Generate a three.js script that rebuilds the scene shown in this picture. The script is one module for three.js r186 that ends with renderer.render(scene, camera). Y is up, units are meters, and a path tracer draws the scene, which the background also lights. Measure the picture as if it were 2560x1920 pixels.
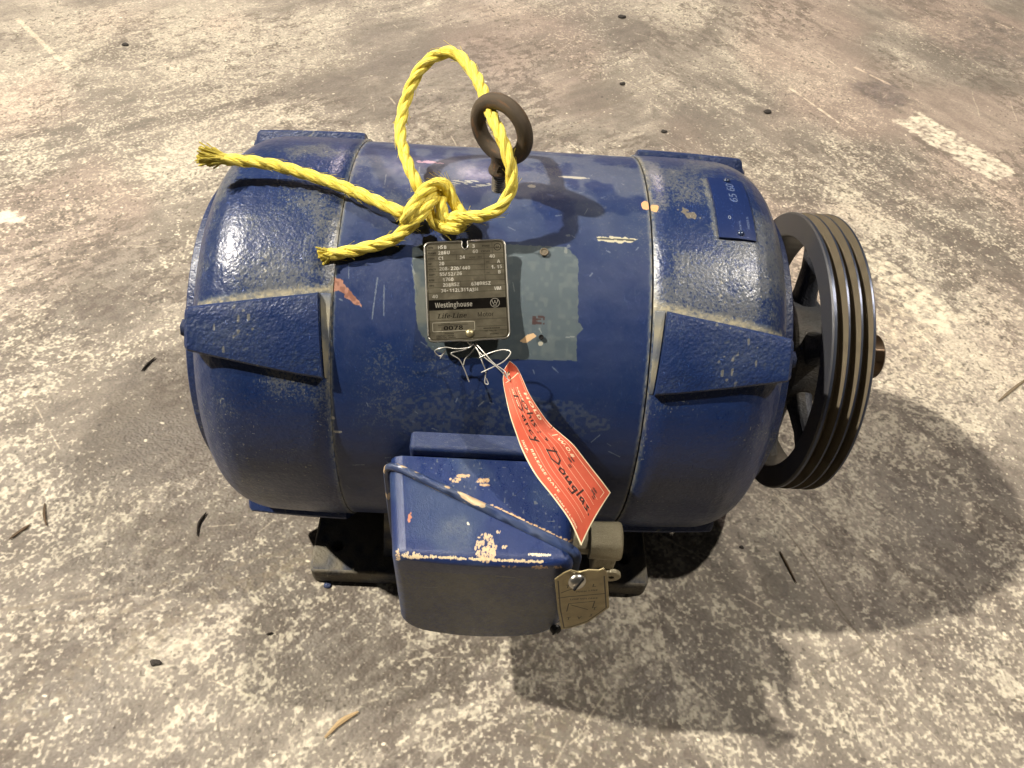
import * as THREE from 'three';
import { mergeGeometries, mergeVertices, toCreasedNormals } from 'three/addons/utils/BufferGeometryUtils.js';
import { RoundedBoxGeometry } from 'three/addons/geometries/RoundedBoxGeometry.js';
import { TextGeometry } from 'three/addons/geometries/TextGeometry.js';
import { FontLoader } from 'three/addons/loaders/FontLoader.js';

// ---------------------------------------------------------------- camera, light, exposure
const scene = new THREE.Scene();
const camera = new THREE.PerspectiveCamera(53.13, 4 / 3, 0.02, 60);
camera.position.set(0, 0.7033, 0.4763);
camera.rotation.order = 'YXZ';
camera.rotation.set(-0.8946, -0.0461, 0.0871);
const renderer = new THREE.WebGLRenderer({ antialias: true });
renderer.setSize(1024, 768);
renderer.toneMapping = THREE.LinearToneMapping;
renderer.toneMappingExposure = 1.75;
renderer.shadowMap.enabled = true;
scene.background = new THREE.Color().setRGB(0.020, 0.019, 0.018);        // the dim hall around
const LAMPS = [
  { pos: [-4.25, 5.1, -0.62], cd: 155, col: [1, 0.92, 0.80], label: 'high bay lamp hanging from above, left of the motor' },
  { pos: [3.6, 6.0, -0.6], cd: 58, col: [1, 0.92, 0.82], label: 'high bay lamp hanging from above, right of the motor' },
  { pos: [-0.6, 3.9, -8.1], cd: 24, col: [1, 0.8, 0.78], label: 'high bay lamp hanging far behind the motor' },
];

// ---------------------------------------------------------------- small tools
const V = (x, y, z) => new THREE.Vector3(x, y, z), PI = Math.PI, H = 0.178, R = 0.165;
function rng(s) { return () => { s = (s + 0x6d2b79f5) | 0; let t = Math.imul(s ^ (s >>> 15), 1 | s); t = (t + Math.imul(t ^ (t >>> 7), 61 | t)) ^ t; return ((t ^ (t >>> 14)) >>> 0) / 4294967296; }; }
const HASH = new Float32Array(65536); { const r = rng(7); for (let i = 0; i < 65536; i++) HASH[i] = r(); }
const hash = (x, y) => HASH[(x * 73 + y * 9431 + ((x * y) % 251)) & 65535];
const sm = (t) => t * t * (3 - 2 * t);
const mod = (a, n) => ((a % n) + n) % n;
function noise(x, y, per = 0) {
  let ix = Math.floor(x), iy = Math.floor(y); const fx = sm(x - ix), fy = sm(y - iy);
  let jx = ix + 1, jy = iy + 1;
  if (per) { ix = mod(ix, per); iy = mod(iy, per); jx = mod(jx, per); jy = mod(jy, per); }
  const a = hash(ix, iy), b = hash(jx, iy), c = hash(ix, jy), d = hash(jx, jy);
  return a + (b - a) * fx + (c - a) * fy + (a - b - c + d) * fx * fy;
}
function fbm(x, y, o = 4, per = 0) { let s = 0, a = 0.5, n = 0; for (let i = 0; i < o; i++) { s += a * noise(x + i * 17, y + i * 31, per); n += a; a *= 0.5; x *= 2; y *= 2; per *= 2; } return s / n; }
const step = (a, b, x) => { const t = Math.min(1, Math.max(0, (x - a) / (b - a))); return t * t * (3 - 2 * t); };
const mix = (a, b, t) => a + (b - a) * t;
const mix3 = (a, b, t) => [mix(a[0], b[0], t), mix(a[1], b[1], t), mix(a[2], b[2], t)];
function dataTex(w, h, f, colour = true) {
  const d = new Uint8Array(w * h * 4);
  for (let j = 0; j < h; j++) for (let i = 0; i < w; i++) {
    const c = f((i + 0.5) / w, (j + 0.5) / h), k = (j * w + i) * 4;
    if (typeof c === 'number') { d[k] = d[k + 1] = d[k + 2] = Math.max(0, Math.min(255, c)); } else { d[k] = Math.max(0, Math.min(255, c[0])); d[k + 1] = Math.max(0, Math.min(255, c[1])); d[k + 2] = Math.max(0, Math.min(255, c[2])); }
    d[k + 3] = 255;
  }
  const t = new THREE.DataTexture(d, w, h); t.magFilter = THREE.LinearFilter; t.minFilter = THREE.LinearMipmapLinearFilter; t.generateMipmaps = true;
  t.wrapS = t.wrapT = THREE.RepeatWrapping; if (colour) t.colorSpace = THREE.SRGBColorSpace; t.needsUpdate = true; return t;
}
function canvasTex(w, h, draw) {
  const c = document.createElement('canvas'); c.width = w; c.height = h; draw(c.getContext('2d'), w, h);
  const t = new THREE.CanvasTexture(c); t.colorSpace = THREE.SRGBColorSpace; t.anisotropy = 8; return t;
}
const std = (o) => new THREE.MeshStandardMaterial(o);
const used = {};
function numbered(n) { if (!(n in used)) { used[n] = 0; return n; } used[n]++; return n + '_' + String(used[n]).padStart(3, '0'); }
function part(name, geo, mat, parent) { const m = new THREE.Mesh(geo, mat); m.name = name; m.castShadow = m.receiveShadow = true; parent.add(m); return m; }
function thing(name, label, category, group) { const g = new THREE.Group(); g.name = numbered(name); g.userData = { label, category }; if (group) g.userData.group = group; scene.add(g); return g; }
function solo(name, geo, mat, label, category, group) { const m = new THREE.Mesh(geo, mat); m.name = numbered(name); m.castShadow = m.receiveShadow = true; m.userData = { label, category }; if (group) m.userData.group = group; scene.add(m); return m; }
function grid(nu, nv, f, uvf) {          // f(i/nu, j/nv) -> Vector3
  const p = [], uv = [], idx = [];
  for (let i = 0; i <= nu; i++) for (let j = 0; j <= nv; j++) { const q = f(i / nu, j / nv); p.push(q.x, q.y, q.z); const t = uvf ? uvf(i / nu, j / nv, q) : [i / nu, j / nv]; uv.push(t[0], t[1]); }
  for (let i = 0; i < nu; i++) for (let j = 0; j < nv; j++) { const a = i * (nv + 1) + j, b = a + nv + 1; idx.push(a, b, a + 1, b, b + 1, a + 1); }
  const g = new THREE.BufferGeometry(); g.setAttribute('position', new THREE.Float32BufferAttribute(p, 3)); g.setAttribute('uv', new THREE.Float32BufferAttribute(uv, 2)); g.setIndex(idx); g.computeVertexNormals(); return g;
}
// surface of revolution about the motor axis (x); profile = [[x, r], ...]; uv in metres, or 0..1 when unit
function revolve(profile, seg = 128, unit = false, axisY = H, crease = 0.7) {
  const L = [0]; for (let i = 1; i < profile.length; i++) L.push(L[i - 1] + Math.hypot(profile[i][0] - profile[i - 1][0], profile[i][1] - profile[i - 1][1]));
  const T = L[L.length - 1], p = [], uv = [], idx = [], n = profile.length;
  for (let i = 0; i < n; i++) for (let j = 0; j <= seg; j++) { const a = (j / seg) * 2 * PI, [x, r] = profile[i]; p.push(x, axisY + r * Math.sin(a), r * Math.cos(a)); uv.push(unit ? L[i] / T : L[i], unit ? j / seg : (j / seg) * 2 * PI * 0.165); }
  for (let i = 0; i < n - 1; i++) for (let j = 0; j < seg; j++) { const a = i * (seg + 1) + j, b = a + seg + 1; idx.push(a, a + 1, b, b, a + 1, b + 1); }
  let g = new THREE.BufferGeometry(); g.setAttribute('position', new THREE.Float32BufferAttribute(p, 3)); g.setAttribute('uv', new THREE.Float32BufferAttribute(uv, 2)); g.setIndex(idx);
  return toCreasedNormals(g, crease);
}
// skin through cross-sections (arrays of Vector3, same count), with caps; uv in metres
function loft(secs, caps = true, crease = 0.6) {
  const n = secs[0].length, p = [], uv = [];
  let along = 0; const U = secs.map((s, i) => { if (i) along += s[0].distanceTo(secs[i - 1][0]); return along; });
  const W = secs.map((s) => { let a = 0; const o = [0]; for (let j = 1; j <= n; j++) { a += s[j % n].distanceTo(s[j - 1]); o.push(a); } return o; });
  const put = (i, j) => { const q = secs[i][j % n]; p.push(q.x, q.y, q.z); uv.push(U[i], W[i][j]); };
  for (let i = 0; i < secs.length - 1; i++) for (let j = 0; j < n; j++) { put(i, j); put(i + 1, j); put(i, j + 1); put(i, j + 1); put(i + 1, j); put(i + 1, j + 1); }
  if (caps) for (const [i, flip] of [[0, 1], [secs.length - 1, 0]]) {
    const c = secs[i].reduce((a, q) => a.add(q), V(0, 0, 0)).divideScalar(n), s = secs[i];
    for (let j = 0; j < n; j++) { const a = s[j], b = s[(j + 1) % n]; for (const q of flip ? [c, a, b] : [c, b, a]) { p.push(q.x, q.y, q.z); uv.push(q.x + q.z, q.y); } }
  }
  const g = new THREE.BufferGeometry(); g.setAttribute('position', new THREE.Float32BufferAttribute(p, 3)); g.setAttribute('uv', new THREE.Float32BufferAttribute(uv, 2));
  return toCreasedNormals(g, crease);
}
const T3 = (pts) => pts.map((q) => V(q[0], q[1], q[2]));
function tube(pts, r, seg, rad = 8) { return new THREE.TubeGeometry(new THREE.CatmullRomCurve3(pts, false, 'centripetal'), seg, r, rad, false); }
const plainly = (gs) => mergeGeometries(gs.map((g) => { const q = g.index ? g.toNonIndexed() : g; for (const k of Object.keys(q.attributes)) if (!['position', 'normal', 'uv'].includes(k)) q.deleteAttribute(k); return q; }));
function inPoly(p, x, y) { let c = false; for (let i = 0, j = p.length - 1; i < p.length; j = i++) { const [a, b] = p[i], [d, e] = p[j]; if ((b > y) !== (e > y) && x < ((d - a) * (y - b)) / (e - b) + a) c = !c; } return c; }

// ---------------------------------------------------------------- floor
const FX0 = -1.0, FW = 2.16, FZ0 = -1.32, FD = 1.76;
function floorColour() {
  const N = 2048, d = new Uint8ClampedArray(N * N * 4), bd = new Uint8Array(N * N * 4);
  const ca = Math.cos(0.62), sa = Math.sin(0.62), cb = Math.cos(-0.85), sb = Math.sin(-0.85);
  for (let j = 0; j < N; j++) {
    const z = FZ0 + ((j + 0.5) / N) * FD;
    for (let i = 0; i < N; i++) {
      const x = FX0 + ((i + 0.5) / N) * FW, k = (j * N + i) * 4;
      const w1 = noise(x * 9 + 3, z * 9), w2 = noise(x * 9, z * 9 + 40);
      const big = fbm(x * 2.1 + w1 * 0.7 + 2, z * 2.1 + w2 * 0.7 + 9, 3), mid = fbm(x * 10 + w2, z * 10 + w1 + 70, 4), reg = fbm(x * 4.4 + w2 * 0.5 + 50, z * 4.4 + w1 * 0.5 + 3, 3);
      // two families of wear: one drawn out toward lower left, one toward lower right
      const right = step(-0.05, 0.4, x + 0.25 * (big - 0.5) + z * 0.1);
      const px = right > 0.5 ? x * cb - z * sb : x * ca + z * -sa, pz = right > 0.5 ? x * sb + z * cb : x * sa + z * ca;
      const ux = x + (w1 - 0.5) * 0.012, uz = z + (w2 - 0.5) * 0.012;
      const streak = fbm(px * 7, pz * 60 + w1 * 1.2, 3);
      const fl = fbm(ux * 360 + 11, uz * 360, 2), flm = fbm((px + (w1 - .5) * 0.02) * 70, (pz + (w2 - .5) * 0.02) * 130, 3), grit = noise(ux * 560, uz * 560), fine = fbm(ux * 330, uz * 330 + 77, 2);
      const fl2 = fbm(ux * 150 + 8, uz * 150, 2);
      // base concrete
      const front = step(-0.05, 0.30, z), back = step(-0.35, -0.95, z);
      const band = fbm(px * 3 + 9, pz * 20 + w1 * 0.8, 3);
      const dens = (big - 0.5) * 1.9 + (reg - 0.5) * 2.3 + (mid - 0.5) * 1.3 + (streak - 0.5) * 1.2 + (band - 0.5) * 1.2 + front * 0.85 - 0.04 - right * front * 0.2 - back * 0.35;
      let c = mix3([110, 102, 92], [158, 149, 134], Math.max(0, Math.min(1, 0.5 + (mid - 0.5) * 1.3 + (big - 0.5) * 1.2 + (streak - 0.5) * 0.9 + (band - 0.5) * 0.9 + (fine - 0.5) * 0.3 + (flm - 0.5) * 0.6)));
      const pinky = step(0.48, 0.66, fbm(x * 3.4 + 20, z * 3.4 - 8, 3)) * step(0.1, -0.35, z + 0.1 * mid);
      c = mix3(c, [164, 142, 128], pinky * 0.4);
      // dark worn-in dirt
      const dirt = step(0.50, 0.68, fbm(x * 5.2 - 4 + w1 * 0.8, z * 5.2 + 33, 4) * 0.6 + streak * 0.4);
      c = mix3(c, [88, 80, 71], dirt * 0.6 * (0.55 + 0.45 * grit));
      // darker crusts with crisp little edges
      const crust = step(0.47, 0.40, flm * 0.7 + fine * 0.3 + (big - 0.5) * 0.25) * step(0.44, 0.60, fbm(x * 7 + 31, z * 7 - 12, 3)); c = mix3(c, [92, 82, 72], crust * 0.55);
      // pale flecks where the skin is worn off: fine, thick in some places and thin in others
      const fk = fl * 0.62 + fl2 * 0.14 + flm * 0.15 + grit * 0.09;
      const m = step(0.56 - dens * 0.17, 0.66 - dens * 0.17, fk), m2 = step(0.64 - dens * 0.10, 0.72 - dens * 0.10, fk);
      const pale = mix3([184, 175, 154], [216, 208, 186], fine);
      c = mix3(c, mix3(pale, [196, 174, 154], pinky * 0.6), (m * (0.42 + 0.35 * fl2) + m2 * 0.2) * (1 - 0.3 * back));
      // fine pores
      const pore = step(0.79, 0.88, noise(ux * 300 + 9, uz * 300 + 4)) * step(0.42, 0.6, mid);
      c = mix3(c, [70, 64, 55], pore * 0.55);
      const g = 0.88 + 0.14 * grit; d[k] = c[0] * g; d[k + 1] = c[1] * g; d[k + 2] = c[2] * g; d[k + 3] = 255;
    }
  }
  const c = document.createElement('canvas'); c.width = c.height = N; const q = c.getContext('2d');
  q.putImageData(new ImageData(d, N, N), 0, 0);
  const X = (x) => ((x - FX0) / FW) * N, Z = (z) => ((z - FZ0) / FD) * N, rr = rng(21);
  const line = (pts, w, col, a, jit = 0.004) => {            // a scratch with a broken, uneven edge
    for (let s = 0; s < pts.length - 1; s++) {
      const [x0, z0] = pts[s], [x1, z1] = pts[s + 1], n = Math.max(2, Math.round(Math.hypot(x1 - x0, z1 - z0) / 0.006));
      for (let i = 0; i < n; i++) {
        if (rr() < 0.18) continue;
        const a0 = i / n, a1 = (i + 1.15) / n, o = (t) => (noise(x0 * 50 + t * n * 0.35, z0 * 50 + 7) - 0.5) * jit;
        q.globalAlpha = a * (0.5 + 0.5 * rr()); q.strokeStyle = col; q.lineWidth = (w / FW) * N * (0.6 + 0.8 * rr()); q.beginPath();
        q.moveTo(X(mix(x0, x1, a0) + o(a0)), Z(mix(z0, z1, a0) + o(a0))); q.lineTo(X(mix(x0, x1, a1) + o(a1)), Z(mix(z0, z1, a1) + o(a1))); q.stroke();
      }
    }
  };
  const patch = (pts, col, a, n, size) => {                   // scraped patch: many ragged little strokes inside an outline
    const xs = pts.map((p) => p[0]), zs = pts.map((p) => p[1]), x0 = Math.min(...xs), x1 = Math.max(...xs), z0 = Math.min(...zs), z1 = Math.max(...zs);
    for (let i = 0; i < n; i++) { const x = mix(x0, x1, rr()), z = mix(z0, z1, rr()), e = (noise(x * 90, z * 90) - 0.5) * 0.014 + (noise(x * 25, z * 25) - 0.5) * (size > 5.5 ? 0.06 : 0.01); if (!inPoly(pts, x + e, z + e)) continue; q.globalAlpha = a * (0.4 + 0.6 * rr()); q.fillStyle = col; q.beginPath(); q.ellipse(X(x), Z(z), size * (0.5 + rr()), size * (0.4 + 0.5 * rr()), rr() * 3, 0, 7); q.fill(); }
  };
  patch([[0.662, -0.70], [0.715, -0.735], [0.822, -0.583], [0.772, -0.548]], 'rgb(206,198,176)', 0.55, 1500, 5);
  patch([[0.485, -0.361], [0.525, -0.38], [0.622, -0.236], [0.57, -0.205]], 'rgb(206,196,172)', 0.5, 1100, 5);
  patch([[-0.69, -0.345], [-0.636, -0.337], [-0.636, -0.322], [-0.69, -0.318]], 'rgb(206,196,176)', 0.5, 300, 4);
  patch([[0.45, -0.30], [0.50, -0.33], [0.60, -0.15], [0.55, -0.10]], 'rgb(218,205,176)', 0.28, 700, 5);
  patch([[0.80, -0.98], [0.98, -1.12], [1.06, -1.0], [0.93, -0.9]], 'rgb(84,76,70)', 0.22, 1500, 7);
  patch([[0.61, -0.82], [0.70, -0.83], [0.73, -0.75], [0.64, -0.74]], 'rgb(84,76,74)', 0.16, 700, 6);
  patch([[-0.36, 0.12], [-0.24, 0.05], [-0.2, 0.09], [-0.33, 0.17]], 'rgb(104,96,84)', 0.25, 700, 5);
  patch([[-0.42, 0.30], [-0.34, 0.24], [-0.17, 0.13], [-0.16, 0.14], [-0.33, 0.262], [-0.40, 0.32]], 'rgb(118,108,92)', 0.55, 1600, 4);
  patch([[0.00, 0.23], [0.12, 0.18], [0.18, 0.30], [0.08, 0.34]], 'rgb(94,86,72)', 0.2, 1500, 4);
  for (const [x, z, r] of [[0.292, 0.151, 0.011], [0.266, 0.29, 0.010]]) { q.globalAlpha = 0.5; q.strokeStyle = 'rgb(90,82,74)'; q.lineWidth = 5; q.beginPath(); q.ellipse(X(x), Z(z), (r / FW) * N, (r / FD) * N * 1.2, 0.2, 0, 7); q.stroke(); q.globalAlpha = 0.28; q.fillStyle = 'rgb(96,88,80)'; q.fill(); }
  line([[0.327, 0.112], [0.349, 0.167], [0.373, 0.216]], 0.0016, 'rgb(80,71,58)', 0.8);
  line([[0.315, 0.088], [0.34, 0.139], [0.351, 0.179], [0.39, 0.23]], 0.0014, 'rgb(86,76,62)', 0.7);
  line([[0.30, 0.24], [0.41, 0.19], [0.46, 0.18]], 0.003, 'rgb(92,84,72)', 0.6);
  line([[0.501, -0.787], [0.563, -0.686]], 0.005, 'rgb(222,208,182)', 0.7); line([[0.633, -0.881], [0.692, -0.817]], 0.006, 'rgb(216,196,172)', 0.6);
  line([[0.147, -0.668], [0.293, -0.809]], 0.003, 'rgb(110,101,86)', 0.7); line([[0.05, -0.55], [0.147, -0.668]], 0.003, 'rgb(116,106,90)', 0.6);
  line([[-0.87, -0.86], [-0.718, -0.703]], 0.008, 'rgb(222,204,176)', 0.5);
  line([[-0.437, 0.209], [-0.28, 0.172], [-0.178, 0.131]], 0.004, 'rgb(120,110,94)', 0.7); line([[-0.40, 0.225], [-0.27, 0.187], [-0.17, 0.148]], 0.005, 'rgb(124,113,96)', 0.6);
  for (let i = 0; i < 900; i++) {                              // everyday scratches, pale and dark
    const x = mix(-0.95, 1.1, rr()), z = mix(-1.25, 0.4, rr()), l = 0.015 + 0.1 * rr() * rr(), a = (x > 0.1 ? 0.75 : -0.6) + (rr() - 0.5) * 1.1 + (rr() < 0.25 ? 1.5 : 0), dark = rr() < 0.5;
    line([[x, z], [x + l * Math.cos(a), z + l * Math.sin(a)]], 0.0009 + 0.0018 * rr() * rr(), dark ? 'rgb(86,78,66)' : 'rgb(226,214,186)', 0.25 + 0.4 * rr(), 0.006);
  }
  for (let i = 0; i < 1500; i++) { q.globalAlpha = 0.5 + 0.4 * rr(); q.fillStyle = rr() < 0.55 ? 'rgb(235,226,200)' : 'rgb(66,59,50)'; q.beginPath(); q.ellipse(rr() * N, rr() * N, 0.8 + 2.2 * rr() * rr(), 0.8 + 1.6 * rr(), rr() * 3, 0, 7); q.fill(); }
  q.globalAlpha = 1;
  const t = new THREE.CanvasTexture(c); t.colorSpace = THREE.SRGBColorSpace; t.wrapS = t.wrapT = THREE.MirroredRepeatWrapping; t.anisotropy = 8; return t;
}
{
  const map = floorColour();
  const bump = dataTex(1024, 1024, (u, v) => 255 * (0.55 * fbm(u * 64, v * 64, 4, 64) + 0.45 * noise(u * 256, v * 256, 256)), false); bump.repeat.set(4, 4);
  const rough = dataTex(512, 512, (u, v) => 150 + 95 * fbm(u * 16 + 5, v * 16, 4, 16), false); rough.repeat.set(3, 3);
  const S = 5, g = new THREE.PlaneGeometry(2 * S, 2 * S, 4, 4); g.rotateX(-PI / 2);
  const pos = g.attributes.position, uv = g.attributes.uv;
  for (let i = 0; i < pos.count; i++) uv.setXY(i, (pos.getX(i) - FX0) / FW, 1 - (pos.getZ(i) - FZ0) / FD);
  const m = new THREE.Mesh(g, std({ map, bumpMap: bump, bumpScale: 0.0012, roughnessMap: rough, roughness: 0.9, metalness: 0 }));
  m.name = 'floor'; m.receiveShadow = true; m.userData = { kind: 'structure', label: 'worn concrete floor with pale flecks, scratches and grey stains' }; scene.add(m);
}

// ---------------------------------------------------------------- paints and metals
const BLUE = [22, 40, 81], DUST = [140, 131, 106], PRIMER = [98, 112, 116], CHIP = [196, 158, 124];
const peel = dataTex(512, 512, (u, v) => 255 * Math.min(1, Math.max(0, 0.5 + 1.1 * (fbm(u * 64, v * 64, 3, 64) - 0.5) + 0.5 * (noise(u * 20, v * 20, 20) - 0.5))), false);   // cast skin under thick paint
peel.repeat.set(1 / 0.105, 1 / 0.105);
const speck = (x, y, k) => step(0.66, 0.82, noise(x * k, y * k)) ;
function blueAt(x, y, dust) {             // metres, dust 0..1: grainy dirt sitting in the paint
  const a = fbm(x * 26, y * 26, 3), g = noise(x * 800, y * 800), g2 = noise(x * 430 + 3, y * 430), g3 = noise(x * 1500, y * 1500);
  let c = mix3(BLUE, [28, 44, 80], step(0.4, 0.8, a) * 0.7);
  const k = g * 0.36 + g2 * 0.18 + g3 * 0.46, t = 0.86 - dust * 0.62 - (a - 0.5) * 0.22;
  return mix3(c, [120, 114, 98], step(t - 0.10, t + 0.16, k) * (0.28 + 0.34 * dust));
}
const tileMap = dataTex(1024, 1024, (u, v) => { const n = fbm(u * 12, v * 12, 4, 12), g = noise(u * 256, v * 256, 256), s = step(0.8, 0.9, noise(u * 90, v * 90, 90)) * step(0.5, 0.7, n); let c = mix3(BLUE, [28, 44, 82], step(0.4, 0.75, n)); c = mix3(c, DUST, 0.16 * step(0.45, 0.8, g * 0.5 + n * 0.5)); return mix3(c, DUST, s * 0.6); });
tileMap.repeat.set(1 / 0.3, 1 / 0.3);
const glossMap = dataTex(512, 512, (u, v) => 95 + 95 * fbm(u * 10, v * 10, 4, 10) + 40 * noise(u * 128, v * 128, 128), false); glossMap.repeat.set(1 / 0.3, 1 / 0.3);
const castBlue = std({ map: tileMap, bumpMap: peel, bumpScale: 0.0004, roughness: 0.68, roughnessMap: glossMap });
const dustyBlue = std({ map: dataTex(256, 256, (u, v) => { const n = fbm(u * 10, v * 10, 4, 10), g = noise(u * 128, v * 128, 128); return mix3([58, 70, 96], [146, 140, 120], step(0.35, 0.7, n * 0.65 + g * 0.35)); }), roughness: 0.6 });
const smoothBlue = std({ map: tileMap, roughness: 0.75, roughnessMap: glossMap, bumpMap: peel, bumpScale: 0.00012 });
const steelMap = dataTex(256, 256, (u, v) => { const n = fbm(u * 8, v * 8, 4, 8), g = noise(u * 128, v * 8, 0); return mix3([120, 112, 96], [168, 158, 136], n * 0.7 + g * 0.3); });
const brightSteel = std({ color: 0xb9b6ae, metalness: 1, roughness: 0.32 });
const rustMap = dataTex(512, 512, (u, v) => { const n = fbm(u * 10, v * 10, 5, 10), g = noise(u * 200, v * 200, 200); return mix3(mix3([66, 58, 48], [100, 86, 68], n), [126, 88, 58], step(0.58, 0.78, fbm(u * 14 + 8, v * 14, 3)) * 0.55 * (0.5 + g)); });
const rustyIron = std({ map: rustMap, roughness: 0.62, metalness: 0.35, bumpMap: peel, bumpScale: 0.0002 });
const dirtySteel = std({ map: dataTex(256, 256, (u, v) => { const n = fbm(u * 6, v * 6, 4, 6), g = noise(u * 96, v * 96, 96); return mix3([80, 72, 58], [116, 106, 88], n * 0.8 + g * 0.3); }), roughness: 0.62, metalness: 0.25 });
const darkHole = std({ color: 0x0a0a0a, roughness: 0.9 });

// ---------------------------------------------------------------- motor
const motor = thing('electric_motor', 'dusty blue cast electric motor with belt pulley, lying on its feet on the concrete floor', 'electric motor');

// barrel: unrolled print of paint, primer patch, chips and dirt
const XL = -0.1132, XR = 0.1122, deg = PI / 180;
{
  const patchPoly = [[-0.0596, 65.3], [-0.0605, 69.0], [-0.0522, 70.6], [0.0043, 71.6], [0.0496, 71.7], [0.0543, 70.1], [0.0587, 68.6], [0.0602, 52.4], [0.064, 50.7], [0.0593, 48.9], [0.0611, 42.8], [-0.0256, 41.9], [-0.042, 43.6], [-0.0525, 48.3]].map(([x, a]) => [x, a * deg * R]);
  const salmon = [[-0.1135, 60.6], [-0.1076, 59.4], [-0.1016, 57.4], [-0.0971, 55.6], [-0.0925, 53.2], [-0.0985, 53.9], [-0.1041, 55.3], [-0.1087, 57.2], [-0.1135, 56.6]].map(([x, a]) => [x, a * deg * R]);
  const beige = [[0.0195, 46.9], [0.025, 48.7], [0.0287, 49.0], [0.0312, 48.3], [0.0245, 46.5]].map(([x, a]) => [x, a * deg * R]);
  const blob = (x, s, cx, ca, rx, rs, w = 0) => { const dx = (x - cx) / rx, ds = (s - ca * deg * R) / rs; return dx * dx + ds * ds < 1 + w; };
  const scr = rng(5), scratches = []; for (let i = 0; i < 70; i++) { const x = mix(-0.11, 0.11, scr()), s = mix(-0.06, 0.32, scr()), l = 0.003 + 0.016 * scr() * scr(), a = scr() * PI; scratches.push([x, s, Math.cos(a) * l, Math.sin(a) * l, 0.00022 + 0.0003 * scr()]); }
  scratches.push([-0.083, 0.175, -0.002, -0.03, 0.0005], [-0.078, 0.17, 0.001, -0.022, 0.0004], [-0.06, 0.186, 0.003, -0.007, 0.0005]);
  const map = dataTex(768, 2048, (u, v) => {
    const x = XL + u * (XR - XL), a = v * 360, aa = a > 270 ? a - 360 : a, s = aa * deg * R;
    const w = (noise(x * 420, s * 420) - 0.5), w2 = noise(x * 90 + 3, s * 90) - 0.5;
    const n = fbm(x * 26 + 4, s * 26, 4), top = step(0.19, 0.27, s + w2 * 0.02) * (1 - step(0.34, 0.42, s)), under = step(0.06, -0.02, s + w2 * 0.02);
    let c = blueAt(x, s, Math.min(1, 0.10 + 0.2 * top + 0.30 * step(0.45, 0.8, n)));
    if (top > 0) c = mix3(c, [102, 104, 110], top * step(0.40, 0.58, fbm(x * 48, s * 48 + 9, 4)) * 0.55);                    // scuffed film on top
    // dirt lying along both seams and round the pad
    const edge = Math.min(x - XL, XR - x), dirt = step(0.0030, 0.0006, edge + w * 0.002); c = mix3(c, [150, 142, 118], dirt * (0.55 + 0.8 * w));
    if (blob(x, s, 0, 27, 0.075, 0.02, w2)) c = mix3(c, [92, 92, 88], 0.35 * step(0.35, 0.65, noise(x * 500, s * 500)));
    if (inPoly(patchPoly, x + w * 0.0012, s + w * 0.0012)) { const k = fbm(x * 60, s * 60, 4); c = mix3([60, 73, 80], [76, 87, 92], k); c = mix3(c, [112, 116, 110], step(0.5, 0.9, noise(x * 300, s * 260)) * 0.25); if (x < -0.03) c = mix3(c, [134, 130, 108], 0.4 * step(0.4, 0.6, k)); }
    if (inPoly(salmon, x + w * 0.0016, s + w * 0.0016)) c = mix3([150, 108, 90], [122, 82, 66], step(0.5, 0.75, noise(x * 500, s * 500)));
    if (inPoly(beige, x + w * 0.001, s + w * 0.001)) c = [196, 164, 124];
    if (blob(x, s, 0.1098, 86.6, 0.0032, 0.0048, w)) c = [206, 156, 112];
    if (blob(x, s, 0.0865, 74.8, 0.0135, 0.0026, w * 1.6)) { const q = Math.abs(s - 74.8 * deg * R + w * 0.0006); c = q < 0.0006 ? [58, 60, 58] : [178, 172, 146]; }
    for (const [cx, ca, rx, rs] of [[-0.1123, 24.5, 0.0016, 0.0014], [-0.1093, 20.4, 0.003, 0.0012], [0.0345, 46.6, 0.002, 0.0018], [0.024, 92, 0.003, 0.0018], [0.058, 97.5, 0.012, 0.0018]]) if (blob(x, s, cx, ca, rx, rs, w)) c = mix3(c, [190, 182, 158], 0.75);
    if (blob(x, s, -0.0245, 91.5, 0.016, 0.004, w2 * 2) && noise(x * 200 - s * 330, s * 700 + x * 160) > 0.5) c = mix3(c, [196, 190, 160], 0.7);
    if (blob(x, s, -0.055, 101.6, 0.013, 0.0022, w * 2)) c = mix3(c, [205, 158, 168], 0.8);
    if (blob(x, s, 0.05, 72.5, 0.004, 0.012, w2 * 3 + w * 2)) c = mix3(c, [140, 140, 128], 0.5);
    // marker scribble
    for (const [mx, ma, lx, ls] of [[0.029, 52.2, 0.0012, 0.003], [0.0318, 51.6, 0.0026, 0.001], [0.0318, 52.5, 0.002, 0.0008], [0.036, 52.3, 0.0006, 0.003], [0.0335, 53.2, 0.002, 0.0006]]) if (Math.abs(x - mx) < lx && Math.abs(s - ma * deg * R) < ls && w > -0.22) c = [56, 34, 32];
    for (const [x0, s0, dx, ds, ww] of scratches) { const t = ((x - x0) * dx + (s - s0) * ds) / (dx * dx + ds * ds); if (t < 0 || t > 1) continue; if (Math.abs((x - x0) * ds - (s - s0) * dx) / Math.hypot(dx, ds) < ww * (1 + w)) c = mix3(c, [150, 152, 146], 0.5); }
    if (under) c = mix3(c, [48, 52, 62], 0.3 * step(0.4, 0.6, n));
    return c;
  });
  const rough = dataTex(384, 1024, (u, v) => { const x = XL + u * (XR - XL), a = v * 360, s = (a > 270 ? a - 360 : a) * deg * R; return inPoly(patchPoly, x, s) ? 190 : 62 + 120 * fbm(x * 40, s * 40, 4) + 30 * noise(x * 700, s * 700); }, false);
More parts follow.
